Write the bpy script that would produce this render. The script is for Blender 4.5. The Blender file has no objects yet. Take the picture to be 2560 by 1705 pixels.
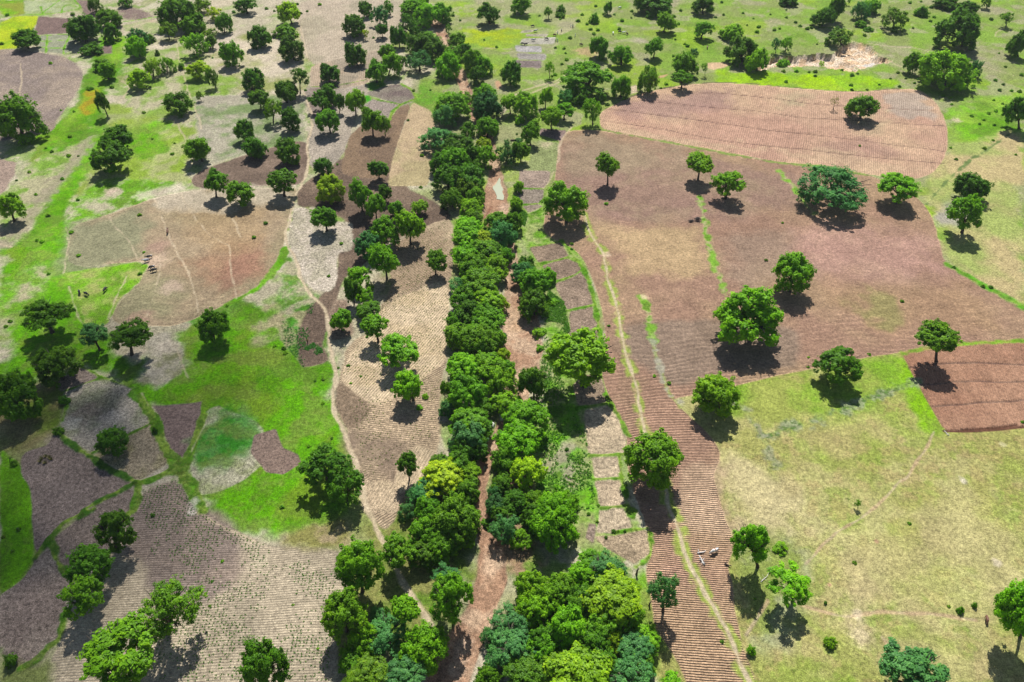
import bpy, math, random
import numpy as np
from mathutils import Vector, Matrix

sc = bpy.context.scene
COL = sc.collection

# ------------------------------------------------------------------ camera
CAM_H = 170.0                      # height of the drone, metres
PITCH = math.radians(41.9)         # tilt below the horizon
FPX = 1900.0                       # focal length in pixels of a 2560 px wide frame
SP, CP = math.sin(PITCH), math.cos(PITCH)
cam_d = bpy.data.cameras.new("camera")
cam = bpy.data.objects.new("camera", cam_d)
COL.objects.link(cam)
cam.location = (0, 0, CAM_H)
cam.rotation_euler = (math.pi / 2 - PITCH, 0, 0)
cam_d.sensor_width = 36.0
cam_d.lens = FPX / 2560.0 * 36.0
cam_d.clip_start = 1.0
cam_d.clip_end = 60000.0
sc.camera = cam

# ------------------------------------------------------------------ daylight
SUN_EL, SUN_AZ = math.radians(54), math.radians(4)     # azimuth measured from +Y towards +X
world = bpy.data.worlds.new("World")
sc.world = world
world.use_nodes = True
wn = world.node_tree
bg = wn.nodes["Background"]
sky = wn.nodes.new("ShaderNodeTexSky")
sky.sky_type = 'NISHITA'
sky.sun_disc = False
sky.sun_elevation = SUN_EL
sky.sun_rotation = SUN_AZ
wn.links.new(sky.outputs[0], bg.inputs[0])
bg.inputs[1].default_value = 0.068
sun_d = bpy.data.lights.new("sun", 'SUN')
sun_d.energy = 5.0
sun_d.angle = math.radians(0.5)
sun_d.color = (1.0, 0.975, 0.93)
sun = bpy.data.objects.new("sun", sun_d)
COL.objects.link(sun)
sdir = Vector((math.sin(SUN_AZ) * math.cos(SUN_EL), math.cos(SUN_AZ) * math.cos(SUN_EL), math.sin(SUN_EL)))
sun.rotation_euler = sdir.to_track_quat('Z', 'Y').to_euler()
sun.location = sdir * 400
vs = sc.view_settings
vs.view_transform = 'Standard'
vs.look = 'None'
vs.exposure = 0.42
vs.gamma = 1.0
vs.use_curve_mapping = False
cy = sc.cycles
cy.max_bounces = 5
cy.diffuse_bounces = 2
cy.glossy_bounces = 2
cy.transmission_bounces = 2
cy.transparent_max_bounces = 6
cy.caustics_reflective = False
cy.caustics_refractive = False

# ------------------------------------------------------------------ picture point -> place on the ground
# the plan of the valley was surveyed from the photograph: (x, y) in a 2560 x 1705 frame
def ground_at(x, y, z=0.0):
    u = (np.asarray(x, float) - 1280.0) / FPX
    v = (852.5 - np.asarray(y, float)) / FPX
    dy = CP + v * SP
    dz = -SP + v * CP
    t = (CAM_H - z) / -dz
    return u * t, dy * t
def to_pix(X, Y, Z=0.0):
    X = np.asarray(X, float); Y = np.asarray(Y, float); Z = np.asarray(Z, float)
    zc = Y * CP - (Z - CAM_H) * SP
    yc = Y * SP + (Z - CAM_H) * CP
    return 1280 + FPX * X / zc, 852.5 - FPX * yc / zc
# survey sheets: O = the overview sheet, T(row, column) = one of sixteen enlarged sheets
ZT = 3.647
def O(*pts): return [(p[0] / 0.9195, p[1] / 0.9195) for p in pts]
def T(r, c, *pts): return [(640 * c + p[0] / ZT, 425 * r + p[1] / ZT) for p in pts]

def srgb(r, g, b):
    o = []
    for v in (r, g, b):
        v = v / 255.0
        o.append(v / 12.92 if v <= 0.04045 else ((v + 0.055) / 1.055) ** 2.4)
    return np.array(o)
LIGHT = 1.66                       # brightness of a white sunlit sheet: seen colour / LIGHT = paint colour
def paint(r, g, b): return srgb(r, g, b) / LIGHT

# ------------------------------------------------------------------ object helpers
def mesh_obj(name, verts, faces, mat=None, parent=None, smooth=False):
    me = bpy.data.meshes.new(name)
    me.from_pydata([tuple(v) for v in verts], [], [tuple(f) for f in faces])
    me.update()
    if smooth:
        me.polygons.foreach_set("use_smooth", [True] * len(me.polygons))
    o = bpy.data.objects.new(name, me)
    COL.objects.link(o)
    if mat: me.materials.append(mat)
    if parent: o.parent = parent
    return o
def quad_mesh(name, verts, quads, mat=None, smooth=False, attrs=None):
    """fast numpy mesh of quads (n,4) over verts (m,3)"""
    me = bpy.data.meshes.new(name)
    n, m = len(quads), len(verts)
    me.vertices.add(m)
    me.vertices.foreach_set("co", np.ascontiguousarray(verts, dtype=np.float32).ravel())
    me.loops.add(n * 4)
    me.loops.foreach_set("vertex_index", np.ascontiguousarray(quads, dtype=np.int32).ravel())
    me.polygons.add(n)
    me.polygons.foreach_set("loop_start", np.arange(0, n * 4, 4, dtype=np.int32))
    me.polygons.foreach_set("loop_total", np.full(n, 4, dtype=np.int32))
    if smooth: me.polygons.foreach_set("use_smooth", np.ones(n, dtype=bool))
    me.update(calc_edges=True)
    for k, (typ, arr) in (attrs or {}).items():
        a = me.attributes.new(k, typ, 'POINT')
        if typ == 'FLOAT_COLOR': a.data.foreach_set("color", np.ascontiguousarray(arr, dtype=np.float32).ravel())
        else: a.data.foreach_set("value", np.ascontiguousarray(arr, dtype=np.float32).ravel())
    if mat: me.materials.append(mat)
    return me
def link(name, data, parent=None):
    o = bpy.data.objects.new(name, data)
    COL.objects.link(o)
    if parent: o.parent = parent
    return o
def tag(o, label=None, cat=None, group=None, kind=None):
    if label: o["label"] = label
    if cat: o["category"] = cat
    if group: o["group"] = group
    if kind: o["kind"] = kind
    return o
def nodes(name):
    m = bpy.data.materials.new(name)
    m.use_nodes = True
    nt = m.node_tree
    nt.nodes.clear()
    out = nt.nodes.new("ShaderNodeOutputMaterial")
    def N(t, **kw):
        n = nt.nodes.new(t)
        for k, v in kw.items(): setattr(n, k, v)
        return n
    def L(a, b): nt.links.new(a, b)
    return m, nt, N, L, out
def plain(name, col, rough=0.9, noise=6.0, amt=0.35):
    m, nt, N, L, out = nodes(name)
    b = N("ShaderNodeBsdfPrincipled")
    b.inputs["Roughness"].default_value = rough
    b.inputs["Specular IOR Level"].default_value = 0.2
    tc = N("ShaderNodeTexCoord")
    nz = N("ShaderNodeTexNoise"); nz.inputs["Scale"].default_value = noise; nz.inputs["Detail"].default_value = 4
    L(tc.outputs["Object"], nz.inputs["Vector"])
    mr = N("ShaderNodeMapRange"); mr.inputs[1].default_value = 0.3; mr.inputs[2].default_value = 0.7
    mr.inputs[3].default_value = 1 - amt; mr.inputs[4].default_value = 1 + amt
    L(nz.outputs[0], mr.inputs[0])
    mx = N("ShaderNodeVectorMath", operation='SCALE')
    mx.inputs[0].default_value = tuple(col[:3])
    L(mr.outputs[0], mx.inputs["Scale"])
    L(mx.outputs[0], b.inputs["Base Color"])
    L(b.outputs[0], out.inputs[0])
    return m

# ------------------------------------------------------------------ numpy noise
def _hash(ix, iy, seed):
    h = (ix.astype(np.int64) * 374761393 + iy.astype(np.int64) * 668265263 + seed * 974711) & 0x7fffffff
    h = ((h ^ (h >> 13)) * 1274126177) & 0x7fffffff
    return ((h ^ (h >> 16)) & 0xffff) / 65535.0
def vnoise(x, y, seed=0):
    ix = np.floor(x); iy = np.floor(y)
    fx = x - ix; fy = y - iy
    fx = fx * fx * (3 - 2 * fx); fy = fy * fy * (3 - 2 * fy)
    a = _hash(ix, iy, seed); b = _hash(ix + 1, iy, seed)
    c = _hash(ix, iy + 1, seed); d = _hash(ix + 1, iy + 1, seed)
    return (a + (b - a) * fx) * (1 - fy) + (c + (d - c) * fx) * fy
def fbm(x, y, scale, oct=4, seed=0, gain=0.55):
    """0..1 noise, features of about `scale` metres"""
    s = np.zeros_like(x); amp = 1.0; tot = 0.0; f = 1.0 / scale
    for k in range(oct):
        c, n = math.cos(k * 1.1 + 0.3), math.sin(k * 1.1 + 0.3)
        s += amp * vnoise((x * c - y * n) * f + 17.3 * k, (x * n + y * c) * f - 9.1 * k, seed + 31 * k)
        tot += amp; amp *= gain; f *= 2.03
    return s / tot
def sstep(a, b, x):
    t = np.clip((x - a) / (b - a), 0, 1)
    return t * t * (3 - 2 * t)

# ================================================================== GROUND
# one sheet from the foot of the drone to the horizon; field plan, paths and stream bed are laid into its earth colours
PAD, STEP = 160, 2.15
_ys = np.arange(1705 + 90, -75, -STEP)
_, _D = ground_at(np.full(len(_ys), 1280.0), _ys)
_D = np.concatenate([[-3000, -300, 0, 40, 60], _D, [720, 900, 1300, 2200, 5000, 12000, 30000]])
_s = np.linspace(-(1280 + PAD), 1280 + PAD, int(2 * (1280 + PAD) / STEP)) / FPX
_s = np.concatenate([[-14, -5, -2, -1.2], _s, [1.2, 2, 5, 14]])
_zc = np.maximum(_D * CP + CAM_H * SP, 110.0)
GX = (_s[None, :] * _zc[:, None]).ravel()
GY = np.repeat(_D, len(_s))
NR, NC = len(_D), len(_s)
NV = NR * NC
PX, PY = to_pix(GX, np.maximum(GY, -100), 0)
gz = np.zeros(NV)
gcol = np.zeros((NV, 3))
rowc = np.zeros(NV); rowa = np.zeros(NV); tuft = np.zeros(NV); clod = np.full(NV, 0.5)
cls = np.zeros(NV, dtype=np.int16)
CLS = ["ground"]

N_big = fbm(GX, GY, 60, 4, 1)
N_mid = fbm(GX, GY, 14, 4, 2)
N_sm = fbm(GX, GY, 3.2, 3, 3)
N_w1 = fbm(GX, GY, 5, 3, 5) - 0.5
N_w2 = fbm(GX, GY, 16, 3, 6) - 0.5
N_px = fbm(GX, GY, 0.9, 2, 8)

def chaikin(p, closed, it=2):
    p = np.asarray(p, float)
    cut = .08 if closed and len(p) <= 8 else .22
    for _ in range(it):
        q = np.roll(p, -1, 0) if closed else p[1:]
        a = p if closed else p[:-1]
        r = np.empty((len(a) * 2, 2))
        r[0::2] = a * (1 - cut) + q * cut
        r[1::2] = a * cut + q * (1 - cut)
        if not closed: r = np.vstack([p[:1], r, p[-1:]])
        p = r
    return p
def _world(pts):
    p = np.asarray(pts, float)
    X, Y = ground_at(p[:, 0], p[:, 1])
    return np.stack([X, Y], 1)
def _box(w, m):
    return np.nonzero((GX > w[:, 0].min() - m) & (GX < w[:, 0].max() + m) & (GY > w[:, 1].min() - m) & (GY < w[:, 1].max() + m))[0]
def seg_dist(x, y, w, closed, rad=None):
    d = np.full(len(x), 1e9); ins = np.zeros(len(x), bool)
    n = len(w)
    for i in range(n if closed else n - 1):
        a = w[i]; b = w[(i + 1) % n]
        ab = b - a; L2 = max(1e-9, (ab ** 2).sum())
        t = np.clip(((x - a[0]) * ab[0] + (y - a[1]) * ab[1]) / L2, 0, 1)
        dd = np.hypot(x - a[0] - t * ab[0], y - a[1] - t * ab[1])
        if rad is not None: dd = dd - (rad[i] + (rad[i + 1] - rad[i]) * t)
        np.minimum(d, dd, out=d)
        if closed:
            c = ((a[1] > y) != (b[1] > y))
            ins ^= c & (x < (b[0] - a[0]) * (y - a[1]) / (b[1] - a[1] + 1e-12) + a[0])
    if closed: d = np.where(ins, -d, d)
    return d
def _lay(idx, al, c1, c2, nz, tu, cl, name, hard=0.5):
    c = paint(*c1)[None, :] * (1 - nz[:, None]) + paint(*(c2 or c1))[None, :] * nz[:, None]
    gcol[idx] = gcol[idx] * (1 - al[:, None]) + c * al[:, None]
    if tu is not None: tuft[idx] = tuft[idx] * (1 - al) + tu * al
    if cl is not None: clod[idx] = clod[idx] * (1 - al) + cl * al
    if name:
        if name not in CLS: CLS.append(name)
        cls[idx[al > hard]] = CLS.index(name)
def area(pts, c1, c2=None, soft=0.35, warp=0.4, op=1.0, sc_=14, lo=0.35, hi=0.65, tu=0.0, cl=0.5, name=None, row=None, ra=0.0, sp=0.62,
         bend=1.2, smooth=True, seed=0):
    w = _world(chaikin(pts, True) if smooth else pts)
    idx = _box(w, soft * 3 + abs(warp) * 2 + 1)
    if not len(idx): return
    x, y = GX[idx], GY[idx]
    d = seg_dist(x, y, w, True) + warp * (N_w1[idx] * 2.2 + (N_w2[idx] * 3 if warp > 2 else 0))
    al = (1 - sstep(-soft, soft, d)) * op
    nz = sstep(lo, hi, fbm(x, y, sc_, 4, 40 + seed))
    _lay(idx, al, c1, c2, nz, tu, cl, name)
    if row is not None:
        p = _world(row); t = p[1] - p[0]; t /= np.hypot(*t)
        q = (x * -t[1] + y * t[0] + (fbm(x, y, 45, 3, 77 + seed) - 0.5) * bend * 2 + (fbm(x, y, 4, 2, 78) - 0.5) * 0.16) / sp
        k = al > 0.5
        rowc[idx[k]] = q[k]
        NF[0] += 1; fid[idx[k]] = NF[0]
    rowa[idx] = rowa[idx] * (1 - al) + ra * al
def line(pts, wid, c1, c2=None, soft=0.3, op=1.0, dz=0.0, tu=None, cl=0.3, name=None, wig=0.25, ragged=0.0, smooth=True, rows=None):
    pts = chaikin(pts, False) if smooth else pts
    w = _world(pts)
    rad = np.linspace(wid[0], wid[1], len(w)) / 2 if isinstance(wid, tuple) else (np.full(len(w), wid / 2) if np.isscalar(wid) else np.asarray(wid) / 2)
    m = rad.max() + soft * 3 + 1 + wig
    idx = _box(w, m)
    if not len(idx): return
    x, y = GX[idx], GY[idx]
    xw = x + (fbm(x, y, 7, 2, 91) - .5) * wig * 2; yw = y + (fbm(x, y, 7, 2, 92) - .5) * wig * 2
    d = seg_dist(xw, yw, w, False, rad) + ragged * (N_sm[idx] - 0.5) * 4
    al = (1 - sstep(-soft, soft, d)) * op
    _lay(idx, al, c1, c2, sstep(0.4, 0.6, N_sm[idx]), tu, cl, name, hard=0.45)
    rowa[idx] *= 1 - al
    if dz: gz[idx] += dz * (1 - sstep(-soft * 2, soft * 2, d))
def spot(p, r, c, op=0.7, soft=0.6, sq=1.0, seed=0):
    """a soft bare patch: r in picture pixels at that place"""
    X, Y = ground_at(*p)
    k = float((Y * CP + CAM_H * SP) / FPX)
    R = r * k
    idx = np.nonzero((np.abs(GX - X) < R * 2.2) & (np.abs(GY - Y) < R * 2.2 * sq))[0]
    d = np.hypot(GX[idx] - X, (GY[idx] - Y) / sq) / R + (fbm(GX[idx], GY[idx], max(R * 0.5, 1), 4, 60 + seed) - 0.5) * 1.5
    al = (1 - sstep(1 - soft, 1 + soft, d)) * op
    _lay(idx, al, c, None, np.zeros(len(idx)), 0.0, None, None)

# ---- grassland underneath everything
def blend(mask, c1, c2=None, nz=None):
    c = np.broadcast_to(paint(*c1), gcol.shape) if c2 is None else paint(*c1) * (1 - nz[:, None]) + paint(*c2) * nz[:, None]
    gcol[:] = gcol * (1 - mask[:, None]) + c * mask[:, None]
fid = np.zeros(NV, dtype=np.int16); NF = [0]
gcol[:] = paint(150, 160, 92)
blend(sstep(0.36, 0.56, N_big), (192, 182, 152))
blend(sstep(0.5, 0.62, N_mid) * 0.6, (120, 165, 45))
blend(sstep(0.56, 0.64, fbm(GX, GY, 9, 4, 12)) * 0.8, (212, 198, 174))
blend(sstep(0.48, 0.6, fbm(GX, GY, 22, 4, 13)) * .6 * (PX < 1050) * (PY < 560), (200, 188, 162))
rt = sstep(1010, 1130, PX + N_w2 * 220) * (1 - sstep(560, 760, PY))              # upper pasture
blend(rt, (150, 164, 92), (138, 172, 66), sstep(0.4, 0.62, N_mid))
blend(rt * sstep(0.54, 0.66, N_big) * 0.8, (168, 166, 122))
blend(rt * sstep(0.56, 0.66, fbm(GX, GY, 30, 4, 15)) * 0.6, (158, 190, 44))
blend(rt * sstep(0.57, 0.64, fbm(GX, GY, 11, 4, 16)) * 0.55, (180, 170, 140))
rb = sstep(1640, 1760, PX + N_w2 * 60) * sstep(640, 780, PY)                      # dry pasture
blend(rb, (170, 174, 94), (148, 168, 70), sstep(0.38, 0.62, N_mid))
blend(rb * sstep(0.5, 0.64, fbm(GX, GY, 24, 5, 18)) * 0.6, (202, 192, 136))
blend(rb * sstep(0.56, 0.64, fbm(GX, GY, 7, 4, 19)) * 0.6, (138, 168, 58))
blend(rb * sstep(.40, .60, fbm(GX, GY, 38, 4, 20)) * .25, (196, 178, 120))
blend(rb * sstep(.52, .66, fbm(GX, GY, 3.4, 4, 21)) * .4, (186, 160, 112))
tuft[:] = 0.22 + 0.2 * rt + 0.3 * rb
clod[:] = 0.55

V = (104, 172, 12); V2 = (124, 176, 40); LIME = (156, 190, 28); PALE = (200, 186, 164)
# ---- meadows and washes of soft edge
area(O((40,330),(120,300),(190,190),(215,90),(255,70),(300,110),(230,240),(225,340),(160,470),(165,560),(150,640),(190,720),(240,790),(330,840),(400,740),(520,700),(620,690),(650,760),(760,830),(785,960),(805,1060),(830,1150),(800,1245),(640,1255),(530,1220),(450,1140),(420,1060),(330,900),(190,830),(60,880),(0,900),(0,560),(60,560),(110,480)),
     V, (124,160,40), soft=3, warp=4, sc_=10, lo=.45, hi=.7, tu=.3, name=None)
area(O((0,960),(140,850),(140,1000),(60,1030),(0,1050)), (150,140,95), (110,140,40), soft=3, warp=3, tu=.2)
area(O((0,1030),(60,1080),(78,1130),(78,1290),(45,1335),(0,1368)), (112,180,16), (140,160,60), soft=.6, warp=.6, lo=.55, hi=.7, tu=.3, name="meadow")
area(O((230,240),(310,240),(460,300),(450,400),(250,420),(160,480),(170,380),(215,330)), (150,172,70), (172,178,120), soft=3, warp=5, sc_=12, tu=.3)
area(O((90,360),(215,310),(200,360),(110,480),(20,560),(0,540),(0,470)), (186,180,140), (140,180,70), soft=2, warp=4, sc_=7, tu=.3)
area(O((290,290),(400,270),(410,370),(330,385),(250,330)), (124,186,34), (150,172,80), soft=2, warp=3, tu=.2)
area(O((10,660),(130,600),(120,700),(30,720)), (186,178,140), (120,176,44), soft=3, warp=4, sc_=7)
area(O((620,70),(700,60),(700,200),(600,230),(480,200),(440,110),(540,60)), (206,192,168), (160,165,100), soft=3, warp=5, sc_=12, tu=.15)
area(O((300,120),(440,100),(560,200),(440,290),(300,250)), (186,178,144), (140,172,70), soft=3, warp=5, sc_=9, tu=.25)
area(O((440,220),(700,220),(700,330),(600,345),(450,390),(455,300)), (178,170,148), (132,150,98), soft=1.5, warp=2, sc_=10, tu=.25, row=O((560,230),(556,290)), ra=.5)
area(O((215,320),(420,290),(440,430),(240,420)), (150,180,60), (178,182,120), soft=3, warp=4, sc_=8, tu=.2)
area(O((150,470),(250,410),(440,425),(430,440),(230,500),(165,520)), (190,182,150), (124,182,40), soft=2, warp=3, sc_=6)
area(O((640,560),(660,600),(640,680),(620,740),(700,850),(760,830),(750,700),(700,640)), (182,174,140), (104,160,60), soft=1.5, warp=2, sc_=5, tu=.5)
area(O((645,740),(725,690),(700,850),(650,790)), (80,160,50), (170,165,120), soft=1, warp=2, sc_=4, tu=.5)
area(O((590,690),(650,690),(650,760),(600,800)), (176,166,126), (110,170,30), soft=2, warp=3, sc_=8)
area(O((340,770),(410,750),(430,860),(330,880)), (196,186,164), (150,150,110), soft=2, warp=3, sc_=7)
area(O((470,700),(420,745),(520,740),(560,690)), (90,165,40), None, soft=2, warp=2)
line([(300,95),(290,140),(262,185),(225,250),(180,300),(140,345)], (9, 7), (128,184,22), (140,180,50), soft=2, ragged=1.5, op=.9, tu=.3)
line([(225,250),(248,300),(240,345),(212,415),(170,465),(130,520),(108,580),(120,620),(160,660),(165,720),(172,790)], (6, 13), (106,176,14), (122,180,30), soft=1.6, ragged=1.2, op=.95, tu=.3)
line([(228,345),(190,400),(140,455),(95,510),(60,560),(20,600),(-40,640)], (5, 9), (176,164,138), (160,152,124), soft=2, ragged=2, op=.8)
area([(300,330),(340,320),(400,330),(415,380),(360,395),(310,385)], (112,176,20), (130,170,50), soft=2, warp=3, tu=.3)
# upper pasture washes
area(O((1640,160),(1800,170),(1960,168),(2080,190),(2040,205),(1960,212),(1800,200),(1640,190)), (168,210,14), (150,196,40), soft=3, warp=4, tu=.25)
area(O((1070,70),(1200,60),(1250,90),(1160,110),(1070,100)), (176,192,30), (150,180,60), soft=4, warp=6)
area(O((2180,240),(2354,200),(2354,330),(2200,330)), (132,196,36), (150,190,60), soft=5, warp=6, tu=.4)
area(O((2110,450),(2180,330),(2354,300),(2354,700),(2260,655),(2175,600),(2150,500)), (160,172,96), (190,172,124), soft=3, warp=4, sc_=22, tu=.3, row=T(1,3,(1800,330),(2334,560)), ra=.35, sp=.9)
area(O((2150,455),(2210,450),(2200,520),(2150,520)), (176,170,160), (160,170,120), soft=3, warp=4, op=.8)
area(O((1240,440),(1290,470),(1340,600),(1380,760),(1420,900),(1400,960),(1330,960),(1260,960),(1250,800),(1230,620),(1210,540)), (120,176,44), (168,180,110), soft=1.5, warp=2.5, sc_=5, tu=.6)
area(O((1230,960),(1340,930),(1370,1150),(1400,1250),(1300,1290),(1220,1180)), (118,186,34), (166,172,110), soft=2, warp=3, sc_=6, tu=.5)
area(O((1260,1000),(1320,1000),(1330,1110),(1270,1120)), (170,166,132), (118,180,50), soft=2, warp=4, sc_=4, tu=.4)
area(O((1140,1100),(1230,1100),(1250,1300),(1200,1350),(1150,1280)), (120,150,60), (170,140,110), soft=2, warp=3, sc_=5, tu=.4)
area(O((960,180),(1040,180),(1010,250),(975,300),(940,230)), (110,160,46), (150,168,84), soft=2, warp=3, tu=.3)
area(O((870,1150),(1080,1130),(1100,1300),(1000,1500),(780,1500),(790,1250)), (150,150,86), (110,140,50), soft=3, warp=4, sc_=6, tu=.4)
area(O((1480,1300),(1530,1380),(1560,1500),(1590,1568),(1480,1568),(1420,1380)), (124,172,50), (160,160,90), soft=1.5, warp=2, tu=.4)
area(O((1660,880),(1760,860),(1700,960),(1620,930)), (140,170,60), None, soft=3, warp=3, tu=.3)
area(O((1710,880),(2080,830),(2110,900),(1960,950),(1750,1010)), (136,178,50), (164,172,86), soft=4, warp=5, sc_=14, tu=.35)
area(O((2080,830),(2120,900),(2170,990),(2120,1010),(2090,900)), (140,190,30), None, soft=2, warp=3)
area(O((1660,1060),(1760,1010),(1830,1150),(1720,1190)), (208,196,140), (170,170,100), soft=4, warp=6, sc_=14)
area(O((1690,1250),(1800,1230),(1850,1350),(1800,1480),(1740,1500)), (150,164,84), (172,176,130), soft=3, warp=4, sc_=6, tu=.4)
area(O((2000,1150),(2300,1120),(2354,1200),(2354,1330),(2080,1400),(1950,1330)), (200,194,132), (176,176,100), soft=8, warp=8, sc_=7, op=.6, row=O((2100,1300),(2300,1340)), ra=.16, sp=1.1)

wash_ = lambda p, c, op, s=5: area(p, c, tuple(int(v * .92) for v in c), soft=s, warp=s + 1.5, op=op, sc_=4, tu=.15)
wash_(O((1655,1050),(1720,1030),(1790,1080),(1850,1180),(1800,1190),(1700,1180)), (216,200,150), .85)
wash_(O((1930,1380),(2000,1330),(2010,1470),(1960,1480)), (216,196,150), .7, 3)
wash_(O((2090,1180),(2200,1130),(2330,1240),(2354,1330),(2200,1290)), (204,192,134), .7)
wash_(O((1800,1020),(2000,960),(2100,1000),(1950,1090),(1800,1100)), (196,180,124), .6)
wash_(O((1850,1480),(2100,1440),(2354,1500),(2354,1600),(1850,1600)), (204,188,136), .65, 8)
wash_(O((2000,1260),(2150,1230),(2130,1380),(1990,1400)), (200,186,130), .6)
# ---- fields; the rows of each follow two points on the picture
RH = O((1500,560),(2100,575))
area(O((1290,300),(1380,297),(1560,332),(1780,374),(1900,382),(2000,402),(2090,440),(2125,470),(2145,500),(2160,560),(2170,600),(2200,620),(2260,660),(2354,708),(2390,730),(2390,784),(2354,784),(2210,795),(2120,803),(2000,820),(1900,842),(1780,865),(1700,885),(1560,915),(1545,920),(1590,960),(1640,1010),(1660,1050),(1640,1090),(1655,1150),(1670,1200),(1690,1250),(1672,1300),(1685,1340),(1690,1400),(1700,1460),(1730,1540),(1760,1620),(1600,1620),(1550,1500),(1500,1440),(1500,1390),(1480,1310),(1500,1270),(1490,1220),(1455,1130),(1440,1060),(1440,1000),(1420,960),(1395,900),(1380,860),(1395,760),(1375,680),(1350,610),(1320,570),(1250,540),(1250,500),(1275,430),(1280,360)),
     (170,136,114), (178,148,118), soft=.3, warp=.35, sc_=30, tu=.16, cl=.5, name="ploughed_field", row=RH, ra=1, bend=2.2)
# lighter and redder earth within that field
def wash(pts, c, op=.8, soft=6, warp=9, c2=None, sc_=16, tu=.16, ra=1.0):
    w = _world(chaikin(pts, True)); idx = _box(w, soft * 3 + 14)
    x, y = GX[idx], GY[idx]
    d = seg_dist(x, y, w, True) + warp * (N_w2[idx] * 2.2 + N_w1[idx])
    al = (1 - sstep(-soft, soft, d)) * op
    nz = sstep(.4, .62, fbm(x, y, sc_, 4, 51))
    _lay(idx, al, c, c2, nz, tu, None, None)
wash(O((1300,320),(1700,380),(1900,400),(1900,470),(1650,510),(1420,520),(1300,430)), (160,130,116), .75, c2=(170,146,122))
wash(O((1300,310),(1560,340),(1500,390),(1300,400)), (168,148,120), .8, tu=.4)
wash(O((1400,520),(1620,520),(1640,620),(1560,650),(1440,640)), (204,176,132), .75)
wash(O((1860,520),(2140,540),(2170,620),(2100,660),(1920,650),(1800,570)), (190,150,134), .85, c2=(196,158,138))
wash(O((1660,540),(1820,540),(1840,640),(1700,660)), (164,142,122), .6, tu=.3)
wash(O((1900,650),(2200,650),(2300,760),(2000,760)), (176,144,110), .6, tu=.4)
wash(O((1990,660),(2080,680),(2060,740),(1980,730)), (140,150,80), .5, soft=3, tu=.6)
wash(O((1430,745),(1640,735),(1830,760),(1830,850),(1640,850),(1560,890),(1400,800)), (150,130,112), .85, soft=2, warp=2)
wash(O((1560,1080),(1660,1060),(1660,1200),(1540,1180)), (192,164,136), .7, soft=3)
wash(O((1390,760),(1450,740),(1470,980),(1440,980)), (156,128,104), .6, soft=2, tu=.3)
area(O((1378,262),(1390,250),(1450,222),(1510,205),(1590,192),(1680,190),(1800,200),(1960,212),(2060,203),(2110,205),(2140,222),(2165,255),(2180,300),(2178,340),(2165,375),(2140,400),(2110,412),(2050,408),(1990,400),(1900,380),(1780,372),(1700,355),(1560,330),(1420,305),(1380,295)),
     (186,148,126), (196,164,134), soft=.35, warp=.4, sc_=40, tu=.1, name="furrowed_field", row=T(0,3,(500,1150),(490,1300)), ra=.8, sp=.95)
wash(O((1430,230),(1660,195),(1700,240),(1560,270),(1420,262)), (164,132,120), .8)
wash(O((1800,215),(2050,215),(2060,300),(1820,280)), (170,158,124), .6, c2=(186,152,128), tu=.35)
wash(O((2040,210),(2130,215),(2150,270),(2060,270)), (176,160,144), .8, soft=3)
wash(O((1900,330),(2050,330),(2060,360),(1900,355)), (172,138,120), .7, soft=4)
wash(O((1400,300),(1900,350),(2100,390),(2000,398),(1600,335)), (198,170,138), .6, soft=3)
area(O((2072,812),(2120,803),(2210,792),(2354,782),(2420,780),(2420,985),(2354,983),(2280,990),(2180,992),(2165,980),(2130,920)),
     (164,122,98), (176,136,110), soft=.25, warp=.2, sc_=26, tu=.14, name="red_field", row=T(2,3,(1500,420),(1640,780)), ra=.5, sp=.75, smooth=False)

# fields beside the stream
GP = (178,156,136)
for k, (pl, c, nm) in enumerate([
    (T(0,2,(250,1170),(500,1190),(440,1290),(380,1270),(245,1230)), (158,136,128), "garden_plot"),
    (T(0,2,(230,1280),(430,1300),(410,1450),(400,1568),(130,1560)), (160,170,112), "grass_plot"),
    (T(1,2,(70,0),(350,10),(340,90),(290,170),(60,160)), (186,164,146), "garden_plot"),
    (T(1,2,(40,170),(290,175),(280,270),(240,310),(80,320)), (160,146,130), "garden_plot"),
    (T(1,2,(90,330),(240,310),(290,330),(150,390)), (164,148,130), "garden_plot"),
    (T(1,2,(150,700),(450,660),(520,780),(480,800),(240,850)), (164,142,120), "garden_plot"),
    (T(1,2,(260,870),(510,805),(600,850),(640,900),(560,960),(400,1010)), (160,138,118), "garden_plot"),
    (T(1,2,(380,1040),(560,975),(650,910),(700,1030),(750,1220),(500,1280)), (166,144,124), "garden_plot"),
    (T(1,2,(515,1290),(750,1240),(790,1440),(800,1600),(540,1600)), (166,144,124), "garden_plot"),
    (T(2,2,(550,400),(690,310),(830,350),(870,570),(600,610)), (172,150,126), "garden_plot"),
    (T(2,2,(650,640),(870,590),(920,640),(1050,870),(1030,1040),(700,1050)), (212,190,158), "stubble_plot"),
    (T(2,2,(730,1070),(970,1060),(1000,1250),(750,1265)), (206,186,156), "stubble_plot"),
    (T(2,2,(750,1285),(1000,1275),(1030,1510),(810,1535)), (208,186,156), "stubble_plot"),
    (T(3,2,(800,-20),(1050,-20),(1090,160),(930,215),(770,200)), (208,188,158), "stubble_plot"),
    (T(3,2,(750,245),(900,240),(1230,180),(1260,400),(1120,500),(1000,430),(850,340)), (190,168,138), "stubble_plot"),
    (T(3,2,(700,120),(770,130),(740,300),(670,250)), (166,146,130), "garden_plot")]):
    area(pl, c, tuple(int(v * .9) for v in c), soft=.3, warp=.35, sc_=3.5, tu=.12, cl=.9, name=nm, seed=k, ra=.0)
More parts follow.
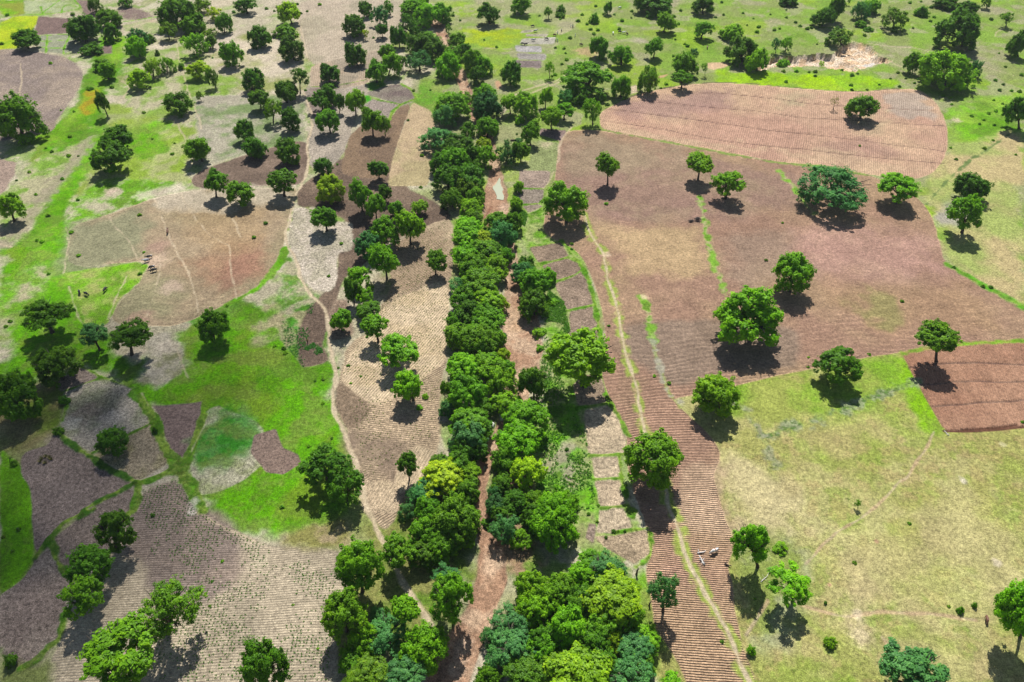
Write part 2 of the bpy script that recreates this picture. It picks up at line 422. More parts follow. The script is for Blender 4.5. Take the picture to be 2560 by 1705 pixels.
for k, (pl, c) in enumerate([
    (T(0,2,(130,310),(330,310),(310,338),(120,330)), (196,188,162)), (T(0,2,(90,352),(400,340),(380,402),(70,402)), (196,190,172)),
    (T(0,2,(20,412),(270,420),(275,480),(40,470)), (194,188,184)), (T(0,2,(40,482),(315,492),(300,548),(60,540)), (178,170,160)),
    (T(0,2,(20,545),(270,555),(265,620),(20,610)), (152,136,130)), (T(0,2,(90,275),(220,268),(180,296),(80,300)), (184,178,150)),
    (T(0,2,(380,290),(470,250),(560,268),(440,320)), (190,186,140))]):
    area(pl, c, tuple(int(v * .88) for v in c), soft=.5, warp=.5, sc_=4, cl=.9, name="tilled_plot", seed=k, tu=.08)

# crop land between the path and the stream
area(T(0,1,(560,700),(700,760),(1000,730),(1010,790),(1010,900),(940,1010),(880,1170),(780,1480),(480,1560),(475,1200),(520,1140),(480,980),(440,820)), (186,172,154), (168,156,140), soft=.8, warp=1, sc_=9, name="stubble_field", cl=.8, tu=.1)
area(T(0,1,(460,800),(600,790),(700,900),(690,1020),(560,1000),(560,1140),(505,1150)), (138,120,110), (160,146,134), soft=2, warp=2, sc_=7)
area(O((735,400),(790,360),(900,300),(915,420),(1010,470),(1040,490),(1030,520),(940,540),(880,560),(850,600),(790,640),(770,700),(755,745),(740,790),(760,830),(700,850),(680,830),(690,730),(775,640),(780,560),(815,515),(720,470),(690,480),(675,450),(700,420)),
     (118,100,86), (138,118,100), soft=.6, warp=.8, sc_=12, cl=.8, tu=.12, name="dark_field")
area(T(1,1,(340,350),(420,330),(520,390),(750,480),(900,480),(880,740),(730,750),(740,960),(710,1100),(560,1120),(430,1030),(390,900),(330,760),(280,660),(320,480)), (212,198,178), (186,176,152), soft=.5, warp=.9, sc_=5, cl=1, tu=.16, name="stubble_field")
area(T(0,1,(780,1480),(880,1160),(1220,1090),(1300,980),(1425,935),(1310,1250),(1215,1560),(1180,1640),(780,1600)), (146,122,98), (134,112,92), soft=.5, warp=.6, sc_=10, cl=.7, tu=.2, name="brown_field")
area(T(0,1,(1430,930),(1600,1010),(1640,1180),(1600,1560),(1560,1700),(1200,1700),(1215,1560),(1310,1250)), (190,166,132), (176,160,120), soft=.4, warp=.5, sc_=10, tu=.25, name="tan_field", row=T(0,1,(1420,1100),(1380,1300)), ra=.5, sp=.8)
area(O((925,545),(1040,492),(1045,560),(1035,640),(1030,800),(1012,900),(1010,1010),(1000,1040),(985,1080),(930,1130),(890,1235),(850,1180),(830,1100),(800,1000),(775,900),(785,850),(800,790),(850,760),(880,700),(905,640),(880,600)),
     (162,142,118), (176,156,128), soft=.6, warp=.8, sc_=14, tu=.2, cl=.6, name="crop_field", row=T(1,1,(1300,1000),(1600,860)), ra=.6, sp=.8)
wash(O((905,570),(1040,500),(1040,640),(880,700)), (150,128,104), .6, soft=3)
area(O((885,705),(960,665),(1035,640),(1030,800),(1020,830),(960,880),(870,932),(800,905),(785,850),(830,785)), (206,184,152), (194,172,138), soft=.8, warp=1, sc_=8, tu=.15, name="pale_crop_field", row=T(1,1,(1350,1450),(1600,1170)), ra=.75, sp=.85)
area(O((775,905),(800,920),(870,938),(960,890),(1015,850),(1005,1010),(985,1070),(880,1120),(845,1100),(830,1060)), (178,156,128), (166,146,120), soft=2, warp=2, sc_=9, tu=.14, cl=.8, row=T(2,1,(900,900),(1500,960)), ra=.4, sp=.8)
area(T(2,1,(735,385),(850,440),(1010,580),(1040,640),(900,800),(800,780),(740,680),(712,560)), (134,116,96), (146,126,104), soft=1, warp=1, cl=.8, tu=.16)
area(T(2,1,(840,880),(1290,960),(1280,1300),(1120,1240),(900,1050)), (150,130,110), (168,148,122), soft=4, warp=4, sc_=8, tu=.14)
area(T(2,1,(1270,1250),(1460,960),(1650,1030),(1600,1180),(1500,1320),(1300,1400)), (202,180,148), (188,168,138), soft=.6, warp=.7, sc_=6, tu=.1, name="tan_field", row=T(2,1,(1500,990),(1350,1250)), ra=.6, sp=.9)
area(T(2,1,(950,1290),(1200,1290),(1290,1330),(1260,1568),(1000,1568)), (198,176,146), (180,160,130), soft=1, warp=1, cl=.8, tu=.16, row=T(2,1,(1150,1350),(1050,1500)), ra=.5, sp=.9)
area(T(1,1,(730,1180),(840,1180),(900,1500),(690,1560),(650,1300)), (140,118,102), (156,134,114), soft=1, warp=1, cl=.8, tu=.14)

# columns of stubble, upper middle
area(O((690,0),(940,0),(935,75),(880,115),(720,150),(700,130),(685,60)), (186,170,148), (172,160,136), soft=.8, warp=1.2, sc_=14, tu=.14, name="stubble_field", row=T(0,1,(700,100),(690,400)), ra=.55, sp=1.0)
area(O((715,150),(880,112),(865,165),(845,192),(780,205),(712,200)), (160,146,126), (180,160,136), soft=.4, warp=.5, sc_=12, tu=.25, name="stubble_field", row=T(0,1,(700,560),(690,760)), ra=.6, sp=1.0)
area(T(0,1,(1000,860),(1100,790),(1300,765),(1400,800),(1455,870),(1440,920),(1300,950)), (128,112,106), (150,140,124), soft=.4, warp=.4, cl=.9, tu=.08, name="garden_plot")
area(T(0,1,(980,965),(1060,900),(1310,955),(1440,925),(1250,1000),(1220,1080),(1130,1060),(980,1000)), (164,150,138), None, soft=.4, warp=.4, cl=.9, name="garden_plot")
area(O((443,400),(520,370),(600,345),(705,318),(712,360),(700,428),(620,425),(560,432),(480,438),(440,425)), (124,106,92), (140,120,104), soft=.4, warp=.5, sc_=10, cl=.6, tu=.08, name="dark_field", row=O((500,400),(680,395)), ra=.6)

# big field of rows left of the path
area(O((152,620),(158,520),(240,497),(360,452),(430,440),(500,432),(640,432),(690,432),(672,480),(660,520),(655,570),(620,640),(600,655),(520,700),(430,742),(390,752),(250,748),(268,700),(318,650),(345,605),(310,600)),
     (180,158,128), (166,150,118), soft=.4, warp=.6, sc_=22, tu=.3, name="row_field", row=O((300,600),(600,606)), ra=.7, bend=2)
wash(O((160,520),(330,480),(340,600),(150,620)), (150,150,116), .85, tu=.5)
wash(O((420,600),(560,560),(640,560),(600,640),(440,650)), (178,140,112), .8)
wash(O((430,470),(640,470),(560,600),(440,560)), (178,150,112), .6, tu=.4)
wash(O((370,440),(690,432),(640,480),(380,470)), (204,190,166), .75, soft=4)
wash(O((260,650),(400,650),(400,750),(250,745)), (150,146,110), .8, tu=.5)
spot(O((440,650))[0], 46, (160,144,116)); spot(O((356,600))[0], 30, (214,186,160)); spot(O((395,660))[0], 26, (206,180,158)); spot(O((320,735))[0], 30, (196,160,138)); spot(O((365,565))[0], 26, (196,160,140)); spot(O((550,620))[0], 40, (166,122,102), sq=2)
area(O((145,628),(310,603),(342,608),(318,650),(268,695),(248,745),(200,755),(165,650)), (124,182,34), (170,176,100), soft=.6, warp=.8, sc_=7, lo=.4, hi=.75, tu=.3, name="meadow", row=T(1,0,(1000,1150),(1100,1000)), ra=.3)

# plots of the far upper left
area(O((-30,112),(40,112),(150,130),(188,155),(192,180),(160,240),(128,282),(122,300),(80,312),(-30,330)), (152,136,126), (174,156,138), soft=.7, warp=1, sc_=16, cl=.9, tu=.06, name="stubble_field")
area(O((-30,362),(35,372),(34,400),(10,440),(-30,470)), (172,150,134), None, soft=.6, warp=.6, cl=.8, name="stubble_field")
area(T(0,0,(0,210),(120,150),(355,145),(330,230),(290,320),(160,440),(-60,455)), LIME, (186,200,40), soft=.8, warp=1, sc_=14, name="lime_field", tu=.1)
area(T(0,0,(0,0),(215,0),(230,125),(60,160),(0,120)), (140,196,20), (150,160,60), soft=.8, warp=1.5, sc_=10)
area(T(0,0,(350,150),(640,170),(640,300),(290,322),(330,230)), (136,114,106), None, soft=.4, warp=.4, cl=.8, name="dark_field")
area(T(0,0,(215,0),(560,0),(740,72),(560,120),(240,135),(225,100)), (176,184,140), (160,176,110), soft=.6, warp=.8, sc_=8, name="garden_plot")
area(T(0,0,(340,322),(640,310),(780,370),(590,490),(350,470)), (166,168,138), (154,156,130), soft=.5, warp=.6, sc_=8, name="garden_plot")
area(T(0,0,(690,0),(860,0),(890,170),(760,130),(740,60)), (142,122,112), None, soft=.6, warp=.6, cl=.8, name="dark_field")
area(T(0,0,(1000,90),(1230,60),(1420,150),(1180,195)), (146,126,116), (170,160,130), soft=1, warp=1.5, sc_=8, cl=.8, name="dark_field")
area(T(0,0,(860,440),(1030,400),(1020,500),(880,500)), (140,120,112), None, soft=.8, warp=1, name="dark_field")
area(T(0,0,(1110,230),(1400,170),(1480,200),(1400,290),(1140,290)), (196,186,150), (170,180,120), soft=1.2, warp=2, sc_=6)
area(T(0,0,(720,1010),(790,830),(900,800),(890,1030),(780,1060)), (168,150,40), (150,176,30), soft=1.5, warp=2, sc_=6)

# plots of the lower left
area(T(2,0,(560,470),(930,350),(1190,430),(1290,530),(1390,740),(1150,870),(900,990),(830,1030),(570,860),(560,760),(620,560)), (186,176,158), (158,160,126), soft=.3, warp=.4, sc_=9, cl=1, tu=.12, name="stubble_field")
spot(T(2,0,(860,640))[0], 40, (142,128,118), .8); spot(T(2,0,(1060,690))[0], 26, (214,204,186), .7); spot(T(2,0,(650,760))[0], 20, (206,200,186), .7); spot(T(2,0,(1000,560))[0], 30, (146,144,116), .7)
area(T(2,0,(860,1050),(1150,870),(1390,760),(1450,850),(1540,1120),(1260,1290),(1090,1190),(880,1090)), (182,166,138), (170,160,118), soft=.3, warp=.4, sc_=8, cl=1, tu=.14, name="stubble_field")
area(T(2,0,(1390,600),(1720,580),(1845,555),(1800,820),(1640,1190),(1500,900),(1450,700)), (142,122,114), (130,114,104), soft=.3, warp=.3, sc_=8, cl=.8, tu=.05, name="dark_field", smooth=False)
area(T(2,0,(520,390),(720,230),(920,350),(560,470)), (154,138,126), None, soft=.5, warp=.5, cl=.9, name="dark_field")
area(T(2,0,(1890,640),(1990,590),(2080,640),(2260,700),(2400,800),(2420,950),(2334,1060),(2420,1130),(2334,1190),(2180,1320),(1820,1440),(1770,1330),(1725,1170),(1760,1000),(1870,750)), (196,190,160), (168,172,124), soft=.4, warp=.5, sc_=6, cl=1, tu=.3, name="young_crop_field")
area(T(2,0,(2000,640),(2260,720),(2330,850),(2260,1000),(2060,1150),(1860,1100),(1880,850)), (66,146,40), (100,160,76), soft=3, warp=4, sc_=4, tu=.3)
area(O((585,1000),(635,985),(650,1030),(685,1045),(692,1065),(650,1092),(610,1085),(575,1040)), (142,120,108), (152,130,116), soft=.2, warp=.25, sc_=8, cl=.9, name="dark_field")
area(T(2,0,(190,1030),(450,960),(470,870),(560,880),(830,1040),(1090,1190),(1240,1300),(850,1510),(650,1640),(480,1800),(320,1985),(290,1568),(270,1340),(190,1240)), (150,134,124), (162,144,132), soft=.3, warp=.4, sc_=14, cl=.9, tu=.05, name="brown_field")
area(T(3,0,(870,-60),(1230,-230),(1210,0),(1100,100),(950,450),(630,600),(500,430),(450,290),(640,140)), (150,134,122), (162,144,130), soft=.4, warp=.4, sc_=14, cl=.9, tu=.06, name="brown_field")
area(T(3,0,(320,440),(450,300),(500,450),(630,600),(600,940),(560,1180),(350,1370),(190,1440),(90,1380),(-80,1250),(-80,820),(200,640),(300,500)), (148,132,122), (160,146,132), soft=.3, warp=.4, sc_=18, cl=.9, tu=.05, name="brown_field")
area(O((318,1130),(420,1095),(450,1150),(500,1200),(590,1245),(640,1255),(775,1258),(815,1300),(780,1400),(770,1620),(60,1620),(130,1500),(160,1400),(200,1330),(280,1250)), (192,176,150), (174,160,136), soft=.4, warp=.5, sc_=11, cl=.5, tu=.14, name="bottom_field", row=O((200,1500),(700,1470)), ra=.24, sp=.66, bend=2)
wash(O((318,1130),(420,1095),(450,1150),(560,1230),(580,1320),(480,1400),(350,1370),(330,1280),(290,1270)), (140,124,114), .92, soft=2, warp=3, c2=(154,136,122), tu=.3)
wash(O((560,1250),(640,1250),(640,1310),(570,1330)), (190,182,150), .6, soft=3, tu=.5)
area(O((0,1490),(60,1530),(110,1530),(120,1600),(0,1600)), (110,150,40), (130,140,80), soft=1.5, warp=2, tu=.5)
area(O((640,1225),(800,1190),(800,1262),(640,1258)), (150,146,84), (190,170,130), soft=2, warp=2, sc_=5, tu=.3)

# ---- grassy balks between plots
GB, GB2 = (104,168,28), (140,172,60)
def balk(pts, wid=1.1, c1=GB, c2=GB2, dz=.25, op=.95, ragged=.3, soft=.35): line(pts, wid, c1, c2, soft=soft, op=op, dz=dz, tu=.7, ragged=ragged, name="grass_balk")
for pl in (T(1,2,(50,160),(150,175),(290,172)), T(1,2,(80,320),(240,308)), T(1,2,(90,405),(190,390),(290,345)), T(1,2,(140,705),(300,680),(450,655)), T(1,2,(230,855),(400,830),(520,795)),
           T(1,2,(370,1030),(450,1000),(560,965)), T(1,2,(500,1285),(620,1260),(745,1235)), T(2,2,(600,620),(740,605),(870,580)), T(2,2,(700,1055),(860,1050),(1060,1040)), T(2,2,(740,1270),(870,1265),(1000,1260)),
           T(2,2,(820,1535),(930,1525),(1060,1510)), T(3,2,(930,225),(1010,195),(1230,165))): balk(pl, 1.0)
for pl in (T(1,2,(450,640),(600,840),(690,970),(740,1160),(790,1440),(810,1568)), T(2,2,(860,500),(930,620),(1060,870)), T(2,2,(975,1060),(1000,1270),(1050,1500),(1110,1568)), T(3,2,(1060,0),(1110,80)), T(3,2,(1240,200),(1275,340),(1250,440),(1130,520))): balk(pl, 1.4, ragged=.6)
for pl in (T(2,0,(1230,470),(1340,610),(1420,750),(1480,930),(1560,1080),(1640,1210),(1740,1330),(1800,1450),(1840,1568)),): balk(pl, 3.2, ragged=.6)
for pl in (T(2,0,(1860,690),(1800,830),(1740,1040),(1650,1200)), T(2,0,(1640,1210),(1530,1200),(1400,1270),(1260,1310)), T(2,0,(1270,1310),(1250,1430),(1220,1568),) + T(3,0,(1200,20),(1130,100))): balk(pl, 2.4, ragged=.5)
for pl in (T(2,0,(555,860),(640,940),(740,1010),(850,1080),(990,1180),(1120,1240),(1240,1305)), T(2,0,(1240,1305),(1100,1380),(960,1450),(850,1510),(760,1568)) , T(3,0,(850,0),(700,60),(600,110),(520,190),(440,290),(330,430)),
           T(3,0,(460,280),(495,350),(500,430),(550,520),(640,600)), T(3,0,(590,960),(570,1060),(560,1180),(440,1260),(350,1370),(200,1440)), T(3,0,(960,440),(1000,380),(1080,330))): balk(pl, 1.6, c1=(72,128,30), dz=.4, ragged=.5)
for pl in (T(2,0,(600,465),(740,410),(920,345)), T(2,0,(840,1030),(910,995),(1150,870),(1390,760)), T(2,0,(620,560),(600,640),(570,740)), T(2,0,(720,230),(830,290),(930,345),(1190,430))): balk(pl, .9)
for pl in (T(0,0,(240,135),(400,130),(560,118),(740,72)), T(0,0,(560,118),(570,70),(610,40),(740,72)), T(0,0,(370,60),(390,130)), T(0,0,(400,110),(520,20),(540,0)), T(0,0,(680,0),(740,72)), T(0,0,(340,330),(430,320),(640,310)), T(0,0,(340,380),(600,365),(700,350)), T(0,0,(430,330),(420,480)), T(0,0,(640,320),(580,440),(580,495)), T(0,0,(350,430),(580,440)), T(0,0,(1110,200),(1260,180),(1460,150)), T(0,0,(880,495),(1010,495))): balk(pl, 1.1, c1=(130,196,30), c2=(150,190,70), dz=.1)
balk(T(0,1,(1220,1090),(1250,1010),(1330,950),(1450,905)), 2.0); balk(T(0,1,(1060,900),(1180,925),(1310,955)), 1.4); balk(T(0,1,(1330,770),(1420,820),(1460,900)), 1.8)
balk(T(0,1,(480,795),(740,780),(900,750),(1000,730)), 1.0, c1=(110,130,70))
area(T(0,1,(990,870),(1040,870),(1055,910),(1000,945)), (70,160,30), None, soft=.8, warp=.8); area(T(0,1,(1000,760),(1140,740),(1190,780),(1040,830)), (90,160,40), None, soft=1, warp=1)
for pl in (O((1608,455),(1612,480),(1625,540),(1640,600),(1655,640),(1665,670)), O((1790,392),(1815,420),(1870,490)), T(1,2,(1200,1160),(1230,1250),(1270,1430),(1290,1568))): line(pl, (2.2, 1.6), (128,186,50), (176,186,120), soft=.8, ragged=1.2, tu=.6, op=.9, name="grass_balk")
line(T(2,2,(1280,0),(1330,200),(1390,380),(1440,500),(1530,620)), 1.4, (176,172,150), (150,170,80), soft=.6, ragged=.9, op=.85)
line(O((2175,605),(2250,650),(2354,706),(2400,730)), (2.0, 4.0), (104,186,40), (130,180,60), soft=.8, ragged=.6, tu=.6, name="grass_balk")
line(O((2072,812),(2130,800),(2210,790),(2354,782)), 1.6, (136,184,50), (160,160,80), soft=.5, ragged=.5, tu=.5, name="grass_balk")
line(O((1380,297),(1560,332),(1780,374),(1900,384),(2000,404)), 1.3, (146,166,84), (120,130,70), soft=.5, ragged=.7, tu=.4)
line(O((1378,258),(1450,220),(1520,203),(1600,190),(1700,189),(1800,199),(1960,212),(2060,203),(2110,205)), .9, (120,112,84), (132,160,60), soft=.4, ragged=.4)
line(O((2130,470),(2200,390),(2260,350),(2320,310)), 1.1, (120,140,80), None, soft=.5, ragged=.7)
line(T(2,3,(0,870),(200,790),(400,740),(700,620),(900,530),(1200,420),(1340,375)), 2.6, (170,178,140), (140,168,90), soft=1, ragged=1.6, op=.8, tu=.8)
line(T(2,2,(2000,530),(2120,640),(2220,780),(2330,960),(2400,1150)), 2.2, (170,172,140), (150,164,96), soft=1, ragged=1.6, op=.7, tu=.7)
line(O((520,700),(600,660),(640,610),(658,570)), (1.5, 3.5), (112,184,24), None, soft=.6, ragged=.6, tu=.5)
# drain furrows across the fields
DF, DF2 = (110,86,76), (128,104,88)
for pl in (T(0,2,(1600,835),(2000,860),(2334,890)) + T(0,3,(400,945),(720,970),(1000,980),(1530,1010)), T(0,2,(1330,930),(1650,965),(2100,1000),(2334,1025)) + T(0,3,(370,1080),(700,1090),(1200,1125),(1600,1145)),
           T(0,2,(880,995),(1360,1050),(1900,1120),(2334,1190)) + T(0,3,(450,1230),(900,1290),(1620,1380)), T(0,2,(830,1105),(1280,1160),(1600,1225),(1900,1280),(2334,1330)) + T(0,3,(500,1380),(900,1430),(1600,1490)),
           T(2,3,(1290,245),(1500,225),(1700,210),(2000,212),(2334,222)), T(2,3,(1390,405),(1600,390),(1800,375),(2100,380),(2334,378)), T(2,3,(1500,600),(1700,590),(1900,575),(2334,550))):
    line(pl, .7, DF, DF2, soft=.3, dz=-.2, wig=.5, op=.85)
line(T(2,3,(1610,830),(2000,825),(2334,790)), .9, (110,76,60), None, soft=.3, dz=-.3); line(T(2,3,(1770,815),(2100,800),(2270,775)), .7, (110,76,60), None, soft=.3, dz=-.3)

# ---- footpaths and tracks
PC, PC2 = (220,200,168), (206,186,154)
P1 = T(1,2,(660,400),(690,550),(760,660),(830,740),(865,880),(880,1030),(930,1130),(960,1300),(985,1440)) + T(2,2,(1010,0),(1060,200),(1130,420),(1155,600),(1190,750),(1215,830),(1290,1000),(1375,1230),(1395,1400)) + T(3,2,(1440,0),(1480,50),(1540,230),(1590,430),(1680,630),(1800,800),(1900,980),(1960,1100),(2030,1280),(2100,1450),(2190,1600))
line(P1, 2.6, (156,178,72), (176,166,112), soft=.8, ragged=1.1, op=.85, tu=.5)
def path(pts, wid=1.0, c1=PC, c2=PC2, op=.95, soft=.35): line(pts, wid, c1, c2, soft=soft, op=op, dz=-.05, tu=.12, name="footpath", wig=.7, ragged=.22)
path(P1, (.6, 1.0))
path(T(0,1,(375,210),(410,250),(415,300),(480,560)), .9, op=.6)
path(T(0,1,(430,820),(470,930),(490,1000),(515,1160),(470,1260),(465,1340),(485,1450)) + T(1,1,(470,0),(430,130),(350,230),(325,320),(300,480),(265,580),(268,660),(350,770),(385,900),(400,1000),(470,1110),(570,1200),(640,1290),(655,1400)) + T(2,1,(670,0),(690,180),(730,300),(735,380),(710,470),(700,560),(720,680),(780,800),(850,980),(900,1120),(940,1260),(960,1380)) + T(3,1,(990,0),(1080,130),(1160,290),(1230,480),(1310,620),(1400,770),(1490,900),(1590,1040)), (.8, 1.6))
for pl, wd in ((T(1,0,(1410,270),(1470,420),(1530,560),(1590,720),(1680,860),(1740,980),(1785,1130),(1800,1300)), .5), (T(1,0,(1650,220),(1720,350),(1830,520),(1960,620),(2090,690),(2105,780),(2100,900),(2140,1060),(2155,1165)), .5),
               (T(1,0,(990,420),(1060,530),(1180,650),(1245,800)), .45), (T(1,0,(1460,780),(1460,880),(1420,1080),(1340,1340)), .45), (T(1,0,(625,1065),(680,1200),(720,1320),(770,1400)), .6), (T(1,0,(2120,440),(2190,610)), .5),
               (T(1,0,(600,520),(630,620),(600,850),(580,930)), .6), (T(1,0,(1150,970),(1070,1150),(1000,1350)), .6), (T(1,0,(0,670),(110,700)), .8),
               (T(2,3,(1510,830),(1420,1040),(1320,1190),(1170,1350),(1050,1470),(930,1568)) + T(3,3,(850,75),(630,180),(540,270),(450,370),(350,490)), .8),
               (T(3,3,(250,840),(400,900),(560,950),(780,965),(900,950),(1050,930),(1250,945),(1500,945),(1700,965),(1880,1000)), .9), (T(3,2,(2334,830),(2270,960),(2140,1130)), 1.0), (T(3,3,(1050,1170),(1120,1260),(1190,1340)), .7),
               (T(0,3,(760,370),(900,420),(1000,490),(1080,545),(1210,605)), 1.6), (T(0,3,(900,395),(1150,425),(1320,430),(1470,470)), 1.2), (T(0,3,(1300,640),(1400,720),(1500,790)), 1.0), (T(0,3,(0,190),(200,230),(420,265)), .8), (T(0,3,(1960,600),(2120,650),(2240,690)), .8), (T(0,3,(2075,330),(2090,290),(2150,260)), 1.2),
               (T(0,1,(2060,435),(2160,440),(2334,445)), 1.4), (T(0,2,(-10,890),(90,830),(200,790),(400,740),(480,690),(560,630)), 2.0), (T(0,2,(60,880),(170,850),(330,790),(440,740)), 2.0),
               (T(0,2,(540,1160),(470,1250),(425,1330),(430,1440),(415,1500)), 1.2), (T(1,2,(380,10),(350,70),(290,170)), .8), (T(1,2,(80,408),(180,385),(240,360)), .8),
               (T(0,0,(195,580),(200,700),(190,800),(175,890)), .9), (T(0,0,(1110,735),(1200,790),(1140,880),(1090,930)), 1.0), (T(0,0,(1600,330),(1620,480),(1660,640),(1700,760),(1720,850),(1770,960),(1820,1090),(1840,1180)), .9), (T(0,0,(1600,1090),(1640,1180),(1700,1270)), .8),
               (T(2,0,(1560,0),(1630,120),(1690,260),(1720,350)), .5), (T(2,0,(1300,490),(1350,560),(1370,600)), .4), (T(3,0,(1740,0),(1850,50),(2010,130),(2150,200),(2334,270)), .8), (T(2,0,(1870,740),(1850,800),(1800,900),(1750,1020)), .35)):
    path(pl, wd * .85, op=.78 if pl[0][0] > 1280 and pl[0][1] > 850 else .62, c1=(206,176,140) if pl[0][1] > 850 and pl[0][0] > 1280 else PC)
for p, r, c in ((T(3,3,(820,960))[0], 14, (236,216,180)), (T(3,3,(840,1140))[0], 26, (226,206,166)), (T(2,3,(1780,1280))[0], 10, (236,224,200)), (T(3,3,(2090,480))[0], 10, (232,216,186)), (T(0,3,(1720,1095))[0], 10, (228,206,176)), (T(1,2,(1205,1155))[0], 8, (228,196,168)), (T(1,2,(860,770))[0], 10, (228,200,172)),
                (T(3,3,(560,680))[0], 5, (206,160,130)), (T(3,3,(990,285))[0], 5, (206,160,130)), (T(2,3,(2140,950))[0], 8, (216,206,160)), (T(1,0,(1010,190))[0], 16, (216,190,170)), (T(0,0,(1380,195))[0], 9, (206,180,156)), (T(0,0,(1420,420))[0], 26, (224,208,182)), (T(0,1,(100,470))[0], 60, (226,208,182)), (T(0,1,(90,640))[0], 50, (222,206,180)), (T(0,0,(2150,430))[0], 46, (226,208,182)), (T(0,0,(1930,560))[0], 24, (220,204,176)),
                (T(1,0,(1320,230))[0], 24, (224,212,186)), (T(1,0,(1600,170))[0], 22, (224,212,186)), (T(2,0,(1540,60))[0], 26, (206,192,172)), (T(0,2,(690,480))[0], 30, (206,168,132)), (T(2,0,(1770,1480))[0], 12, (222,212,196)), (T(3,0,(1760,10))[0], 12, (222,212,196)), (T(0,2,(1160,370))[0], 16, (196,184,160)), (T(2,2,(350,1130))[0], 22, (186,176,146)), (T(2,2,(560,1320))[0], 14, (196,176,146)), (T(2,2,(1540,565))[0], 9, (186,180,164)),
                (T(0,2,(310,1320))[0], 16, (206,190,156)), (T(0,1,(150,20))[0], 20, (214,200,174)), (T(0,0,(1960,40))[0], 40, (216,200,172))):
    spot(p, r, c)

# ---- dry stream bed, deepened into the plain, and the sand gully
SC = O((1000,40),(1065,190),(1100,280),(1125,330),(1140,390),(1140,440),(1140,490),(1165,560),(1185,650),(1195,720),(1200,790),(1195,860),(1185,930),(1150,1000),(1115,1060),(1105,1120),(1110,1180),(1125,1250),(1130,1330),(1105,1400),(1070,1470),(1045,1520),(1020,1600))
SWp = [26,26,24,28,26,52,60,34,46,84,98,78,46,34,28,30,34,50,76,62,84,96,96]
_w = _world(SC); _k = (_w[:, 1] * CP + CAM_H * SP) / FPX
STREAM_R = np.array(SWp) / 0.9195 * _k / 2
ib = _box(_w, 14)
ib = ib[ib > 0]
_sd = seg_dist(GX[ib] + N_w1[ib] * 1.5, GY[ib] + N_w1[ib] * 1.5, _w, False, STREAM_R)
_al = 1 - sstep(-.4, .4, _sd)
_lay(ib, _al, (184,146,118), (210,178,148), sstep(.42, .66, fbm(GX[ib], GY[ib], 6, 4, 74)), 0.0, .6, "stream_bed")
rowa[ib] *= 1 - _al
gz[ib] -= 1.3 * (1 - sstep(-2.2, 1.0, _sd))
for p, r, c in ((C_ for C_ in ((O((1180,722))[0], 26, (214,180,146)), (O((1190,745))[0], 20, (206,170,134)), (O((1060,1480))[0], 24, (206,180,156)), (O((1045,1530))[0], 26, (212,186,160)), (O((1160,470))[0], 14, (220,186,160)), (O((1128,1330))[0], 26, (188,150,120)), (O((1150,1290))[0], 12, (206,180,150))))): spot(p, r, c, .7)
line(O((1130,470),(1110,500),(1130,530),(1165,560)), 1.2, (160,118,94), None, soft=.6)
GU = T(0,3,(-70,540),(120,520),(330,510),(450,495),(600,500),(640,440),(760,390),(850,400),(940,440),(970,520),(1080,545),(930,600),(750,615),(800,640),(700,635),(560,610),(480,590),(300,590),(150,600),(0,612),(-70,620))
_w = _world(GU); ib = _box(_w, 8)
_sd = seg_dist(GX[ib], GY[ib], _w, True) - 1.2 + N_w1[ib] * 5 + (fbm(GX[ib], GY[ib], 2.5, 3, 71) - .5) * 5
_al = 1 - sstep(-.5, .5, _sd)
_lay(ib, _al, (252,230,202), (240,204,164), sstep(.42, .62, fbm(GX[ib], GY[ib], 4, 4, 72)), 0.0, 1.2, "sand_gully")
gz[ib] -= (1 - sstep(-2.0, .4, _sd)) * (1.5 + 2.0 * sstep(.35, .65, fbm(GX[ib], GY[ib], 9.0, 4, 73)))
area(T(0,3,(860,540),(1060,550),(920,595),(900,585)), (226,220,210), None, soft=.6, warp=.6, op=.9)
area(T(0,2,(1780,575),(1860,570),(1990,575),(1960,600),(1840,640),(1790,620)), (222,186,150), None, soft=.8, warp=1.2, op=.95); area(T(0,2,(1310,715),(1340,690),(1430,675),(1390,705)), (206,164,128), None, soft=.7, warp=1); area(T(0,2,(1080,790),(1130,770),(1150,840),(1060,860)), (216,196,164), None, soft=.8, warp=1.2)
area(T(0,1,(2180,740),(2220,730),(2240,800),(2200,830)), (206,166,130), None, soft=.8, warp=1); area(T(0,1,(2210,1000),(2260,950),(2290,1000),(2230,1080)), (190,176,150), None, soft=1, warp=1)
# grain of the land, and slow undulation
gz += (N_sm - .5) * .16 + (N_big - .5) * .5 * (cls == 0)
_g = sstep(.15, .6, (gcol[:, 1] - gcol[:, 0]) / np.maximum(gcol[:, 1], .01))          # worn and dry blotches in the greenest grass
for _sc, _sd_, _c, _a in ((7, 401, (142, 146, 80), .42), (2.6, 402, (128, 140, 66), .35), (19, 403, (84, 130, 24), .5)):
    _m = _g * sstep(.5, .68, fbm(GX, GY, _sc, 4, _sd_)) * _a
    gcol[:] = gcol * (1 - _m[:, None]) + paint(*_c) * _m[:, None]
gcol *= (0.78 + .44 * N_px)[:, None] * (0.84 + .32 * N_sm)[:, None] * (0.90 + .20 * N_mid)[:, None]
_f = fid.reshape(NR, NC); _e = np.zeros((NR, NC), bool)                    # no ridges across a field's very edge
_e[1:] |= _f[1:] != _f[:-1]; _e[:-1] |= _f[1:] != _f[:-1]; _e[:, 1:] |= _f[:, 1:] != _f[:, :-1]; _e[:, :-1] |= _f[:, 1:] != _f[:, :-1]
gcol *= (1 + .46 * rowa)[:, None]
rowa[_e.ravel()] = 0
np.clip(gcol, 0.004, .75, out=gcol)
